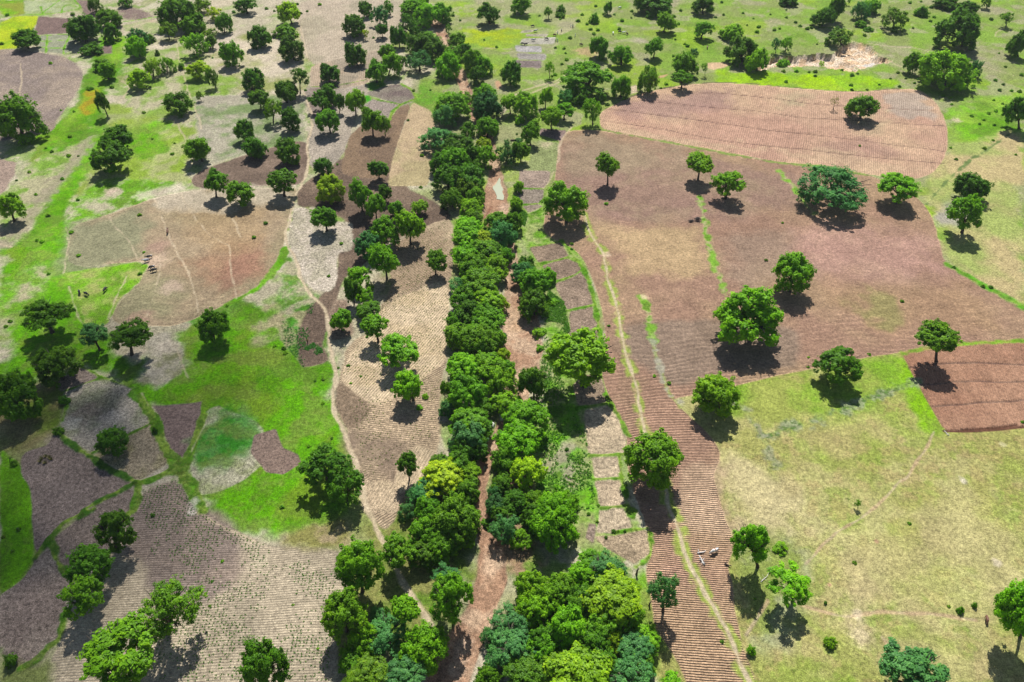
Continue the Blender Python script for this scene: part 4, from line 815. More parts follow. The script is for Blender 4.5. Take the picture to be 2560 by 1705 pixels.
SHRUBS = {
 (0,2): "250 140;605 185;640 130;685 215;440 175;530 338;475 435;395 430;715 264;785 268;765 50;935 130;835 125;1090 160;1540 90;1480 145;1930 130;2145 225;2110 115;2205 165;2250 240;1580 397;1860 152;1005 180;1305 805;1360 798;1410 760;1490 355;870 945;45 1220;455 577;500 538;395 675;980 258;1095 98;490 480;1915 15;2235 285;1600 412;365 690;748 305;1520 212",
 (0,3): "25 130;170 85;110 257;255 198;170 155;400 250;145 642;265 642;380 650;435 645;435 686;680 632;770 677;820 665;770 812;910 812;1020 767;765 767;1190 657;1260 712;1370 720;1340 752;1120 712;1205 782;885 317;935 262;1485 187;1520 152;1325 250;2080 727;2170 605;2120 817;2225 822;2300 827;2065 907;1680 882;1680 945;1600 867;2150 765;2085 1005;2020 1027;1865 1050;1975 1087;1935 1125;2070 1135;2060 1275;1980 1345;2265 1405;1720 1447;1670 1342;840 1325;2040 170;2110 482;2145 940;170 737;2320 677;1525 350;1600 20;1400 10;450 400;1300 20;1490 60;60 268;295 232;360 255",
 (0,0): "60 132;660 125;670 1012;550 1002;630 1240;620 1412;415 1347;465 1377;710 1417;1385 1262;1590 1302;1310 1022;1565 1397;2005 397;1935 522;2130 105;260 1560;1015 790;455 570;1520 890;10 392",
 (1,0): "260 12;145 90;560 72;320 217;430 407;375 645;330 635;705 267;645 560;435 942;1270 937;1305 745;2310 605;2065 1232;85 1372;45 1417;710 770;1265 402",
 (0,1): "95 75;165 97;375 35;405 117;465 100;580 37;450 820;1385 1092;1510 1410;1110 780;2080 357;2195 422;1795 137;1860 182;1070 340;740 1495;1600 1500;1435 825;1590 820",
 (1,1): "85 477;775 662;1500 152;660 960;1010 1515",
 (2,1): "480 960;535 370;610 350;605 570;230 1515;690 890;250 70;265 110;165 52;750 250;860 388;835 225;955 325",
 (1,2): "885 1412;545 667;2320 815;545 715;860 300",
 (1,3): "135 477;1230 1190;1700 880;1970 1052;2040 1060",
 (2,2): "1435 382;1300 322;450 825;500 990;1040 1325;790 1500;2050 548;620 1110;870 520;340 560",
 (2,3): "375 152;370 240;930 122;2330 740",
 (3,0): "1385 40;2020 460;1925 645;1905 868;155 170;100 370;20 237",
 (3,1): "330 858;1190 892;560 1255;810 710",
 (3,2): "1920 1190;420 1290;700 30;780 100;930 190;970 190;1030 190;860 245;2220 800",
 (3,3): "1300 115;800 470;1660 870",
}
# places used to tell one plant from the next: name of the area, its outline on the picture, and a landmark to count from
ZONES = [
 ("on the sandy upper slope", (0, 0, 700, 125), "the lime field", (40, 85)), ("on the far track-side stubble", (700, 0, 950, 125), "the stream trees", (1030, 60)),
 ("on the shrubby slope", (0, 125, 470, 235), "the lime field", (40, 85)), ("among pale plots west", (0, 235, 560, 480), "the green swale", (240, 300)), ("among stubble columns", (470, 125, 770, 330), "the winding footpath", (780, 330)),
 ("among small plots", (770, 125, 985, 350), "the round dark plot", (985, 235)), ("among dark plots", (430, 330, 800, 560), "the winding footpath", (740, 520)), ("in the crop field grove", (760, 350, 1130, 700), "the winding footpath", (720, 640)),
 ("beside the crop field", (780, 700, 1130, 1260), "the pale crop rows", (1040, 780)), ("by the swale meadow", (0, 480, 600, 900), "the five grazing cattle", (380, 660)), ("among the shaded plots", (0, 900, 740, 1330), "the dark triangle field", (440, 1020)),
 ("on the bottom stubble field", (0, 1330, 780, 1705), "the shaded plots", (180, 1330)), ("beside the lower footpath", (740, 1080, 1000, 1705), "the footpath bend", (960, 1400)),
 ("on the herders' pasture", (1130, 0, 1560, 180), "the herdsmen", (1395, 95)), ("on the upper pasture", (1560, 0, 1960, 200), "the sand gully", (2120, 140)), ("by the forked sandy track", (1270, 180, 1560, 350), "the sandy track", (1330, 230)),
 ("around the sand gully", (1960, 100, 2240, 235), "the gully's white rim", (2180, 155)), ("on the topmost slope", (1960, 0, 2560, 110), "the sand gully", (2120, 140)), ("on the far eastern pasture", (2240, 100, 2560, 420), "the bare pale spot", (2392, 300)),
 ("in the furrowed field", (1500, 205, 2370, 440), "the brush heap", (1735, 545)), ("on the eastern stubble", (2330, 420, 2560, 760), "the sand gully", (2120, 140)), ("in the red-brown field", (1370, 380, 2340, 870), "the brush heap", (1735, 545)),
 ("by the garden plots", (1270, 350, 1560, 1080), "the milky pool", (1245, 465)), ("in the ridged strip", (1500, 870, 1830, 1705), "the white fallen logs", (1755, 1380)), ("on the dry pasture", (1700, 870, 2560, 1705), "the red corner field", (2260, 1080)),
 ("on the lower bank meadow", (1330, 1080, 1560, 1705), "the pale stubble plots", (1520, 1090)), ("at the far edge", (-900, -900, 9000, 9000), "the milky pool", (1245, 465)),
]
RZONES = [("in the topmost thicket", 0, 130, "the herdsmen", (1395, 95)), ("in the upper thicket", 130, 215, "the herdsmen", (1395, 95)), ("in the thicket bend", 215, 330, "the milky pool", (1245, 465)), ("in the thicket above the pool", 330, 420, "the milky pool", (1245, 465)),
          ("in the thicket beside the pool", 420, 545, "the milky pool", (1245, 465)), ("in the thicket below the pool", 545, 640, "the milky pool", (1245, 465)), ("in the middle thicket", 640, 740, "the milky pool", (1245, 465)), ("by the wide dry bed", 740, 860, "the wide dry bed", (1300, 850)),
          ("below the wide dry bed", 860, 960, "the wide dry bed", (1300, 850)), ("by the white rocks", 960, 1080, "the white rocks", (1262, 1037)), ("near the little pond", 1080, 1200, "the little pond", (1204, 1170)), ("below the little pond", 1200, 1330, "the little pond", (1204, 1170)),
          ("in the lower thicket", 1330, 1470, "the stream bed mouth", (1140, 1705)), ("in the broad grove", 1470, 1580, "the stream bed mouth", (1140, 1705)), ("along the picture's foot", 1580, 1900, "the stream bed mouth", (1140, 1705))]
ORD = ["", "first", "second", "third", "fourth", "fifth", "sixth", "seventh", "eighth", "ninth", "tenth", "eleventh", "twelfth", "thirteenth", "fourteenth", "fifteenth", "sixteenth", "seventeenth", "eighteenth", "nineteenth", "twentieth"]
rnd = random.Random(4)
PLANTED = []       # (object, x, y on picture, look, river?)
KX = .94
def plant(x, y, w, h, bx, by, kind, tint, river=False):
    if bx is not None:
        BX, BY = ground_at(bx, by)
        BX, BY = float(BX), float(BY)
        u, v = (x - 1280) / FPX, (852.5 - y) / FPX
        t = BY / (CP + v * SP)
        H = max(CAM_H + (-SP + v * CP) * t, .4); CX = u * t
    else:
        k0 = (CAM_H / SP) / FPX * .9
        X0, Y0 = ground_at(x, y)
        k0 = float((Y0 * CP + CAM_H * SP) / FPX)
        H = (min(6.6, max(2.6, w * k0 * .50)) if kind != 'b' else w * k0 * .32)
        BX, BY = (float(q) for q in ground_at(x, y, H)); CX = BX
        BX += rnd.uniform(-.5, .5)
    kz = (BY * CP - (H - CAM_H) * SP) / FPX
    R = w * kz / 2
    d = math.atan2(CAM_H - H, BY)
    hh = h * kz / 2
    q = hh * hh - (R * math.sin(d)) ** 2 * .8
    Rz = math.sqrt(max(q, (R * .42) ** 2)) / math.cos(d) if q > 0 else R * .5
    Rz = min(max(Rz, R * .45), R * 1.35, max(H * .96, R * .5))
    nm, look = KIND[kind]
    R *= 1.03 if river else 1.0
    z0 = height_at(BX, BY) - .05
    root = bpy.data.objects.new(nm, None)
    COL.objects.link(root); root.empty_display_size = .5
    root.location = (BX, BY, z0)
    root.rotation_euler = (0, 0, 0)
    cr = link("crown", rnd.choice(CROWNS[kind]), root)
    cr.location = (CX - BX, 0, Rz * .55 if kind == 'b' else max(H, Rz * .8))
    cr.rotation_euler = (0, 0, rnd.uniform(0, 6.283))
    cr.scale = (R * KX, R * KX, Rz * KX)
    c, word = TINT[tint]
    j = rnd.uniform(.86, 1.16); hj = rnd.uniform(.88, 1.14)
    cr.color = (c[0] * j * hj, c[1] * j, c[2] * j, 1)
    tk = rnd.choice(TRUNKS['s' if kind in 'sa' else 'p' if kind in 'pc' else 'b' if kind == 'b' else 'x'])
    tr = link("trunk", tk, root)
    vec = Vector((CX - BX, 0, H))
    tr.rotation_mode = 'QUATERNION'
    tr.rotation_quaternion = vec.to_track_quat('Z', 'Y') @ Matrix.Rotation(rnd.uniform(0, 6.28), 3, 'Z').to_quaternion()
    tr.scale = (R, R, vec.length)
    PLANTED.append((root, x, y, word, look, river, "shrub" if kind == 'b' else "tree"))
    return root
for key, txt in PLANTS.items():
    x0, y0, z = SHEETS[key] if key in SHEETS else (640 * key[1], 425 * key[0], ZT)
    for rec in txt.replace("\n", ";").split(";"):
        f = rec.split()
        if len(f) != 7: continue
        riv = f[4] == '-'
        cx_, cy_, w_, h_ = (float(v) for v in f[:4])
        plant(x0 + cx_ / z, y0 + cy_ / z, w_ / z, h_ / z, None if riv else x0 + float(f[4]) / z, None if riv else y0 + float(f[5]) / z, f[6][0], f[6][1], riv)
for (r_, c_), txt in SHRUBS.items():
    for rec in txt.split(";"):
        sx, sy = (float(v) for v in rec.split())
        w_ = rnd.uniform(20, 42) if r_ == 0 else rnd.uniform(24, 44)
        plant(640 * c_ + sx / ZT, 425 * r_ + sy / ZT - 2, w_ / ZT, w_ * .75 / ZT, 640 * c_ + sx / ZT, 425 * r_ + (sy + w_ * .3) / ZT, 'b', rnd.choice("kggGGo"))
# labels: the look, the place, and - where several look alike - how far along from the landmark
buckets = {}
for rec in PLANTED:
    o, x, y, word, look, riv, cat = rec
    if riv:
        zn = next((zz for zz in RZONES if zz[1] <= y < zz[2]), RZONES[-1]); zone, lm, lp = zn[0], zn[3], zn[4]
    else:
        zn = next(zz for zz in ZONES if zz[1][0] <= x < zz[1][2] and zz[1][1] <= y < zz[1][3]); zone, lm, lp = zn[0], zn[2], zn[3]
    if abs(x - 1280) > 1310 or y < -10 or y > 1720: zone = zone
    buckets.setdefault((word, look, zone, lm), []).append((math.hypot(x - lp[0], y - lp[1]), o, cat, riv))
for (word, look, zone, lm), lst in buckets.items():
    lst.sort(key=lambda q: q[0])
    for k, (_, o, cat, riv) in enumerate(lst):
        lab = f"{word} {look} {zone}" if len(lst) == 1 else f"{ORD[k + 1] if k < 20 else 'far'} {word} {look} from {lm}, {zone}"
        tag(o, lab, cat, "trees and bushes along the stream" if riv else ("shrubs dotted over the pasture" if cat == "shrub" else "trees standing in the fields"))

# ---- seedlings and tussocks nobody could count: little leaf tufts standing on the land
def tufts(name, boxes, n, size, col, rowdir=None, spacing=1.0, seed=0, keep=None):
    r = np.random.default_rng(seed)
    P = []
    for pts in boxes:
        w = _world(pts); lo, hi = w.min(0), w.max(0)
        area_ = (hi[0] - lo[0]) * (hi[1] - lo[1])
        if rowdir is not None:
            a = _world(rowdir); t = unit(a[1] - a[0]); nn = np.array([-t[1], t[0]])
            c0 = (lo + hi) / 2; ext = np.hypot(*(hi - lo)) / 2
            k = np.arange(-ext, ext, spacing); l = np.arange(-ext, ext, spacing * 1.1)
            kk, ll = np.meshgrid(k, l); p = c0 + kk.ravel()[:, None] * nn + (ll.ravel()[:, None]) * t
            p = p + r.normal(0, .14 * spacing, p.shape)
        else: p = r.uniform(lo, hi, (n, 2))
        d = seg_dist(p[:, 0], p[:, 1], w, True)
        dens = fbm(p[:, 0], p[:, 1], 9, 3, 300 + seed)
        ok = (d < -.3) & (r.uniform(0, 1, len(p)) < sstep(.32, .62, dens) * (1 if keep is None else keep))
        P.append(p[ok])
    P = np.concatenate(P)
    m_ = 5
    n = len(P) * m_
    base = np.repeat(P, m_, 0)
    ctr = np.stack([base[:, 0] + r.normal(0, size * .5, n), base[:, 1] + r.normal(0, size * .5, n), r.uniform(.15, .8, n) * size], 1)
    Nn = unit(np.stack([r.normal(0, .6, n), r.normal(0, .6, n), np.ones(n)], 1))
    tg = unit(np.cross(Nn, unit(r.normal(0, 1, (n, 3))))); bt = np.cross(Nn, tg)
    a = (size * r.uniform(.4, .9, n))[:, None]
    V = np.stack([ctr - tg * a, ctr - bt * a * .6, ctr + tg * a, ctr + bt * a * .6], 1).reshape(-1, 3)
    o = link(name, quad_mesh(name, V, np.arange(n * 4).reshape(-1, 4), LEAF, attrs={"var": ('FLOAT', np.repeat(r.uniform(.1, .9, n), 4))}))
    o.color = (*col, 1)
    tag(o, kind="stuff")
    return o
tag(tufts("crop_seedlings", [O((318,1130),(420,1095),(450,1150),(500,1200),(590,1245),(770,1260),(780,1400),(750,1568),(330,1568),(360,1330))], 0, .24, (.06, .18, .02), O((200,1500),(700,1470)), .8, 1, .8), "small green seedlings in rows on the bottom stubble field", "seedlings")
tag(tufts("young_crop", [O((905,570),(1035,500),(1030,640),(1028,800),(1000,1000),(840,1100),(785,860),(830,780))], 0, .22, (.09, .17, .02), T(1,1,(1350,1450),(1600,1170)), .95, 2, .55), "young crop in slanting rows between footpath and stream", "crop")
tag(tufts("leafy_crop", [O((645,740),(725,690),(700,850),(650,790)), T(2,1,(430,80),(520,20),(600,60),(620,120),(500,150))], 1500, .30, (.05, .19, .03), None, 1, 3), "low leafy crop in green patches beside the winding footpath", "crop")
tag(tufts("bank_grass", [T(2,2,(300,-100),(520,500),(690,900),(760,1400),(760,1568),(200,1568),(300,900),(230,500)), T(1,2,(0,150),(60,330),(150,400),(120,520),(0,430)), T(1,2,(330,1080),(480,1200),(540,1480),(330,1568),(220,1500))], 5200, .34, (.08, .23, .02), None, 1, 4, .8), "rank green grass on the stream bank beside garden plots", "grass")

# ================================================================== CLOUD whose shade lies over the lower left plots
def cloud():
    gx, gy = (float(v) for v in ground_at(150, 1190))
    ex, _ = ground_at(830, 1190); _, ny = ground_at(150, 720)
    rx, ry = float(ex) - gx, float(ny) - gy
    Zc = 640.0
    off = sdir * (Zc / sdir.z)
    m_, nt, N, L, out = nodes("cloud_vapour")
    tc = N("ShaderNodeTexCoord"); sx = N("ShaderNodeSeparateXYZ"); L(tc.outputs["Object"], sx.inputs[0])
    cx = N("ShaderNodeCombineXYZ"); L(sx.outputs[0], cx.inputs[0]); L(sx.outputs[1], cx.inputs[1])
    ln = N("ShaderNodeVectorMath", operation='LENGTH'); L(cx.outputs[0], ln.inputs[0])
    nz = N("ShaderNodeTexNoise"); nz.inputs["Scale"].default_value = 2.2; nz.inputs["Detail"].default_value = 4; L(cx.outputs[0], nz.inputs["Vector"])
    ad = N("ShaderNodeMath", operation='MULTIPLY_ADD'); L(nz.outputs[0], ad.inputs[0]); ad.inputs[1].default_value = .7; L(ln.outputs[1], ad.inputs[2])
    mr = N("ShaderNodeMapRange", interpolation_type='SMOOTHSTEP'); L(ad.outputs[0], mr.inputs[0])
    mr.inputs[1].default_value = .72; mr.inputs[2].default_value = 1.32; mr.inputs[3].default_value = .46; mr.inputs[4].default_value = 0
    tr = N("ShaderNodeBsdfTransparent"); df = N("ShaderNodeBsdfDiffuse"); df.inputs[0].default_value = (.9, .9, .9, 1)
    mx = N("ShaderNodeMixShader"); L(mr.outputs[0], mx.inputs[0]); L(tr.outputs[0], mx.inputs[1]); L(df.outputs[0], mx.inputs[2]); L(mx.outputs[0], out.inputs[0])
    V, F = [], []
    nu, nv = 48, 24
    for j in range(nv + 1):
        t = math.pi * j / nv
        for i in range(nu):
            a = 2 * math.pi * i / nu
            b = 1 + .08 * math.sin(5 * a + j) * math.sin(t)
            V.append((math.cos(a) * math.sin(t) * 1.15 * b, math.sin(a) * math.sin(t) * 1.15 * b, math.cos(t) * .12 * (1 + .4 * math.sin(4 * a + 2 * t))))
    for j in range(nv):
        for i in range(nu): F.append((j * nu + i, (j + 1) * nu + i, (j + 1) * nu + (i + 1) % nu, j * nu + (i + 1) % nu))
    o = mesh_obj("cloud", V, F, m_, smooth=True)
    o.location = (gx + off.x, gy + off.y, Zc); o.scale = (rx, ry, 300)
    tag(o, kind="structure")
cloud()

# ================================================================== CATTLE, HERDSMEN, DEAD WOOD, ROCKS
def skin(name, verts, edges, radii, root=0, sub=1):
    me = bpy.data.meshes.new(name + "_frame")
    me.from_pydata(verts, edges, [])
    o = bpy.data.objects.new(name + "_frame", me)
    COL.objects.link(o)
    md = o.modifiers.new("skin", 'SKIN')
    for i, r_ in enumerate(radii):
        v = me.skin_vertices[0].data[i]
        v.radius = (r_, r_) if not isinstance(r_, tuple) else r_
        v.use_root = (i == root)
    md.use_smooth_shade = True
    s_ = o.modifiers.new("sub", 'SUBSURF'); s_.levels = sub; s_.render_levels = sub
    bpy.context.view_layer.update()
    dg = bpy.context.evaluated_depsgraph_get()
    res = bpy.data.meshes.new_from_object(o.evaluated_get(dg))
    res.name = name
    bpy.data.objects.remove(o); bpy.data.meshes.remove(me)
    return res
def cow_mesh(graze):
    V, E, R = [], [], []
    def v(p, r_, to=None):
        V.append(p); R.append(r_)
        if to is not None: E.append((to, len(V) - 1))
        return len(V) - 1
    pel = v((-.78, 0, 1.12), .30)
    bel = v((-.1, 0, 1.04), .40, pel)
    sh = v((.55, 0, 1.12), .34, bel)
    hump = v((.5, 0, 1.46), .15, sh)
    if graze: nk = v((.98, 0, .92), .18, sh); hd = v((1.22, 0, .55), .145, nk); mz = v((1.40, 0, .22), .085, hd)
    else: nk = v((.98, 0, 1.32), .19, sh); hd = v((1.28, 0, 1.50), .15, nk); mz = v((1.62, 0, 1.28), .09, hd)
    hx, _, hz = V[hd]
    for s in (-1, 1): v((hx - .06, s * .28, hz + .02), .045, hd)
    for s in (-1, 1):
        a = v((-.74, s * .20, .86), .17, pel); k = v((-.60, s * .22, .66), .11, a); h = v((-.84, s * .22, .40), .06, k); v((-.80, s * .22, .03), .06, h)
        a = v((.55, s * .19, .80), .13, sh); k = v((.57, s * .19, .42), .07, a); v((.54, s * .19, .03), .058, k)
    t = v((-1.06, 0, 1.14), .05, pel); t2 = v((-1.14, 0, .75), .03, t); v((-1.12, 0, .50), .055, t2)
    return skin("body", V, E, R, sub=2)
def horn_mesh(s, graze):
    hx, hz = (1.22, .62) if graze else (1.22, 1.60)
    Vv, F = [], []
    tube(Vv, F, [(hx, s * .08, hz), (hx, s * .26, hz + .12), (hx + .06, s * .32, hz + .34), (hx + .12, s * .22, hz + .52)], [.05, .042, .03, .008], 6)
    me = bpy.data.meshes.new("horn"); me.from_pydata([tuple(q) for q in Vv], [], F); me.materials.append(PALE_BARK)
    return me
def coat(name, a, b=None, scale=1.2, cut=.5):
    m_, nt, N, L, out = nodes(name)
    bs_ = N("ShaderNodeBsdfPrincipled"); bs_.inputs["Roughness"].default_value = .7
    tc_ = N("ShaderNodeTexCoord"); nz_ = N("ShaderNodeTexNoise"); nz_.inputs["Scale"].default_value = scale; nz_.inputs["Detail"].default_value = 1.5
    L(tc_.outputs["Object"], nz_.inputs["Vector"])
    rp = N("ShaderNodeValToRGB"); rp.color_ramp.elements[0].position = cut - .03; rp.color_ramp.elements[1].position = cut + .03
    rp.color_ramp.elements[0].color = (*a, 1); rp.color_ramp.elements[1].color = (*(b or a), 1)
    L(nz_.outputs[0], rp.inputs[0]); L(rp.outputs[0], bs_.inputs["Base Color"]); L(bs_.outputs[0], out.inputs[0])
    return m_
COATS = {'black': coat("black_coat", (.018, .016, .018)), 'white': coat("white_coat", (.72, .70, .66)), 'brown': coat("brown_coat", (.13, .055, .03)), 'dark brown': coat("dark_brown_coat", (.05, .025, .018)),
         'grey': coat("grey_coat", (.42, .42, .44), (.30, .30, .33)), 'pied': coat("pied_coat", (.02, .018, .018), (.70, .68, .66), 1.1, .52), 'white-and-brown': coat("patched_coat", (.30, .13, .08), (.76, .74, .70), .9, .42)}
_cow = {}
def cow(px, py, head, coat_, graze, label, group="cattle grazing on the pasture", s=1.05):
    key = (coat_, graze)
    if key not in _cow:
        base = _cow.get(graze)
        if base is None: base = _cow[graze] = (cow_mesh(graze), [horn_mesh(q, graze) for q in (-1, 1)])
        me = base[0].copy(); me.name = "body"; me.materials.clear(); me.materials.append(COATS[coat_]); _cow[key] = (me, base[1])
    me, hs = _cow[key]
    x, y = (float(q) for q in ground_at(px, py))
    r_ = bpy.data.objects.new("cow", None); COL.objects.link(r_)
    r_.location = (x, y, height_at(x, y)); r_.rotation_euler = (0, 0, math.radians(head)); r_.scale = (s, s, s)
    link("body", me, r_)
    for h in hs: link("horn", h, r_)
    return tag(r_, label, "cow", group)
HP = "cattle and herdsmen on the upper pasture"
cow(1331, 68, 5, 'black', True, "black cow grazing alone just above the pale tilled plots", HP)
cow(1338.5, 80, -10, 'grey', False, "grey cow with pale back below the lone black cow", HP)
cow(1333, 103, -5, 'grey', False, "grey cow standing on the palest tilled strip", HP)
cow(1366, 99.5, -25, 'black', True, "black cow grazing at the end of the tilled strip beside the herdsmen", HP)
cow(1307, 112, 170, 'black', True, "first of two black cows on the plot edge, west of its companion", HP)
cow(1315, 113.5, 10, 'black', False, "second of two black cows on the plot edge, east of its companion", HP)
cow(1387, 90.5, 150, 'brown', True, "brown cow just behind two herdsmen on the pasture", HP)
cow(1452.5, 114, -40, 'dark brown', True, "dark brown cow on the bare pink patch near the forked track", HP)
cow(1532.6, 86, 80, 'white', True, "white cow grazing apart from the three in line", HP)
cow(1549, 83, 0, 'black', True, "black cow heading the line of three cows", HP)
cow(1559, 84.5, -5, 'white', False, "white cow in the middle of the line of three cows", HP)
cow(1567, 87, -60, 'dark brown', True, "dark brown cow ending the line of three cows", HP)
cow(1549, 22, 20, 'white', True, "white cow by the shrubs at the top of the pasture", HP)
cow(1768, 122, 70, 'brown', True, "reddish brown cow under the trees of the upper pasture", HP)
LP_ = "five cattle on the field of rows"
cow(367.5, 655, 215, 'grey', False, "pale grey cow walking behind the pied cow on the bare patch", LP_)
cow(375, 646, 215, 'pied', False, "pied cow, uppermost of four on the bare patch", LP_)
cow(381, 672, 205, 'pied', True, "pied cow with pale back beside the black one", LP_)
cow(386.5, 679, 205, 'black', True, "black cow, lowest of four on the bare patch", LP_)
cow(420, 583, 100, 'brown', False, "brown cow walking up the thin path across the field of rows", LP_)
cow(200, 734, -60, 'black', True, "black cow on the green swale next to the winding earth bank", "black cattle on the green swale")
cow(217, 738, -30, 'black', True, "black cow, middle of three on the green swale", "black cattle on the green swale")
cow(264, 728, 80, 'black', True, "black cow on the green swale apart from the other two", "black cattle on the green swale")
cow(2464, 1552, 250, 'brown', True, "brown cow at the end of the pale path near the edge tree", "cattle grazing on the pasture", .95)
cow(1785, 1381, 205, 'white-and-brown', True, "white cow with brown face standing on the ploughed ridges", "cattle grazing on the pasture", 1.1)

def person_mesh(walk):
    V, E, R = [], [], []
    def v(p, r_, to=None):
        V.append(p); R.append(r_)
        if to is not None: E.append((to, len(V) - 1))
        return len(V) - 1
    pel = v((0, 0, .94), .16); ws = v((0, 0, 1.12), .145, pel); ch = v((.01, 0, 1.34), .165, ws); nk = v((.01, 0, 1.50), .062, ch)
    hd = v((.03, 0, 1.63), .095, nk); v((.03, 0, 1.71), .075, hd); v((.125, 0, 1.62), .018, hd)
    for s in (-1, 1):
        st = .22 * s * walk
        hp = v((0, s * .10, .86), .115, pel); kn = v((.05 + st, s * .11, .48), .072, hp); an = v((-.02 + st * 1.5, s * .11, .09), .045, kn); v((.14 + st * 1.5, s * .12, .035), .038, an)
        so = v((0, s * .20, 1.40), .072, ch); el = v((-.06 - st * .5, s * .27, 1.13), .05, so); wr = v((.06 - st * 1.1, s * .28, .90), .034, el)
        pm = v((.09 - st * 1.2, s * .28, .82), .036, wr)
        for k in range(4): v((.10 - st * 1.2 + .02 * k - .03, s * (.275 + .004 * k), .82 - .075 - (.012 if k in (1, 2) else 0)), .010, pm)
        v((.125 - st * 1.2, s * .255, .80), .011, pm)
    return skin("body", V, E, R, sub=1)
SKIN_M = plain("dark_skin", (.045, .025, .016), .6, 6, .1)
CLOTH = {'white': plain("white_cloth", (.78, .78, .80), .9, 8, .06), 'dark': plain("dark_cloth", (.03, .03, .045), .9, 8, .1), 'blue': plain("blue_cloth", (.20, .35, .50), .9, 8, .08), 'rust': plain("rust_cloth", (.30, .10, .05), .9, 8, .1)}
_pb = {0: person_mesh(0), 1: person_mesh(1)}
def ring_mesh(name, prof, mat, n=18, sq=.72):
    Vv, F = [], []
    for (rr, z) in prof:
        for k in range(n):
            a = 6.2832 * k / n
            w = 1 + .06 * math.sin(5 * a) * (z < 1.0)
            Vv.append((rr * sq * w * math.cos(a), rr * w * math.sin(a), z))
    for j in range(len(prof) - 1):
        for k in range(n): F.append((j * n + k, j * n + (k + 1) % n, (j + 1) * n + (k + 1) % n, (j + 1) * n + k))
    F.append(tuple((len(prof) - 1) * n + k for k in range(n)))
    me = bpy.data.meshes.new(name); me.from_pydata(Vv, [], F); me.materials.append(mat)
    me.polygons.foreach_set("use_smooth", [True] * len(me.polygons))
    return me
def person(px, py, head, top, legs, walk, label, s=1.0):
    x, y = (float(q) for q in ground_at(px, py))
    r_ = bpy.data.objects.new("person", None); COL.objects.link(r_)
    r_.location = (x, y, height_at(x, y)); r_.rotation_euler = (0, 0, math.radians(head)); r_.scale = (s, s, s)
    me = _pb[walk].copy(); me.name = "body"; me.materials.clear(); me.materials.append(SKIN_M)
    link("body", me, r_)
    long_ = top == legs
    link("robe" if long_ else "shirt", ring_mesh("robe", [(.34 if long_ else .215, .25 if long_ else .82), (.24, .80 if long_ else .9), (.20, 1.1), (.235, 1.32), (.235, 1.42), (.10, 1.50)], CLOTH[top]), r_)
    if not long_: link("trousers", ring_mesh("trousers", [(.20, .14), (.21, .5), (.215, .86), (.19, 1.0)], CLOTH[legs], sq=.8), r_)
    link("cap", ring_mesh("cap", [(.118, 1.655), (.115, 1.70), (.08, 1.745)], CLOTH['white' if top == 'white' else 'dark'], sq=1.0), r_)
    return tag(r_, label, "person", HP)
person(1394, 84, 200, 'white', 'white', 0, "person in a long white robe standing with a long shadow above the two herdsmen", 1.15)
person(1404, 79, 160, 'white', 'dark', 1, "person in white shirt and dark trousers walking uphill of the white robed one", 1.15)
person(1438, 91, 190, 'white', 'white', 0, "person in long white robe standing alone east of the herd", 1.15)
person(1393.6, 104, 180, 'white', 'white', 1, "person in white robe walking beside a companion in dark clothes", 1.15)
person(1389.6, 104, 170, 'dark', 'dark', 0, "person in dark clothes beside a companion in white robe", 1.15)
person(1427, 68, 200, 'white', 'white', 0, "smaller person in white beside a taller one in blue, uppermost pair", .95)
person(1432, 69.5, 180, 'blue', 'dark', 1, "tall person in blue shirt and dark trousers, uppermost pair", 1.3)
person(1462, 154, 150, 'rust', 'dark', 0, "person in rust coloured shirt standing above the big spreading tree", 1.1)
person(770, 857, 200, 'rust', 'dark', 0, "person in rust coloured shirt on the dark field beside the footpath", 1.0)

DEAD = plain("bleached_wood", (.62, .58, .54), .9, 3, .25); CHAR = plain("weathered_wood", (.10, .075, .06), .95, 4, .4); ROCK = plain("pale_rock", (.55, .53, .50), .9, 1.5, .3); STALK = plain("dry_stalks", (.17, .135, .12), .95, 2.0, .5); STRAW = plain("dry_grass", (.24, .22, .07), .95, 3, .3)
def at_pix(name, px, py, build, mat, label, cat, group=None, rz=0, scale=1.0):
    Vv, F = [], []
    build(Vv, F)
    o = mesh_obj(name, Vv, F, mat, smooth=True)
    x, y = (float(q) for q in ground_at(px, py))
    o.location = (x, y, height_at(x, y)); o.rotation_euler = (0, 0, math.radians(rz)); o.scale = (scale,) * 3
    return tag(o, label, cat, group)
def log(l, r0, forks, up=.25):
    def b(V_, F_):
        tube(V_, F_, [(-l / 2, 0, r0 * .9), (-l * .2, .08, r0), (l * .2, -.05, r0 + up * .3), (l / 2, .1, r0 + up)], [r0 * 1.2, r0, r0 * .8, r0 * .4], 8)
        for k in range(forks):
            a = 1.2 + 2.1 * k; x0 = -l * .38 + l * .55 * k / max(forks, 1)
            tube(V_, F_, [(x0, 0, r0), (x0 + .35 * math.cos(a), .5 * math.sin(a), r0 + .35), (x0 + .5 * math.cos(a), .95 * math.sin(a), r0 + .5 + .2 * (k % 2))], [r0 * .6, r0 * .42, r0 * .15], 6)
    return b
at_pix("fallen_log", 1754, 1382, log(2.3, .20, 2), DEAD, "bleached fallen log lying level on the ridges above the forked one", "dead wood", rz=12)
at_pix("fallen_log", 1754, 1402, log(2.6, .22, 4, .5), DEAD, "bleached forked root stump below the level log on the ridges", "dead wood", rz=112)
at_pix("broken_stump", 1819, 1414, log(1.7, .2, 2, .3), CHAR, "brown broken stump at the edge of the ridges by the green verge", "dead wood", rz=-30)
at_pix("dead_branch", 2366, 1084, log(2.0, .13, 2, .2), DEAD, "pale forked dead branch at the corner of the red field", "dead wood", rz=110)
at_pix("dead_branch", 1912, 1446, log(3.2, .09, 5, .8), DEAD, "thin bleached fallen branch below the bright spreading tree", "dead wood", rz=40)
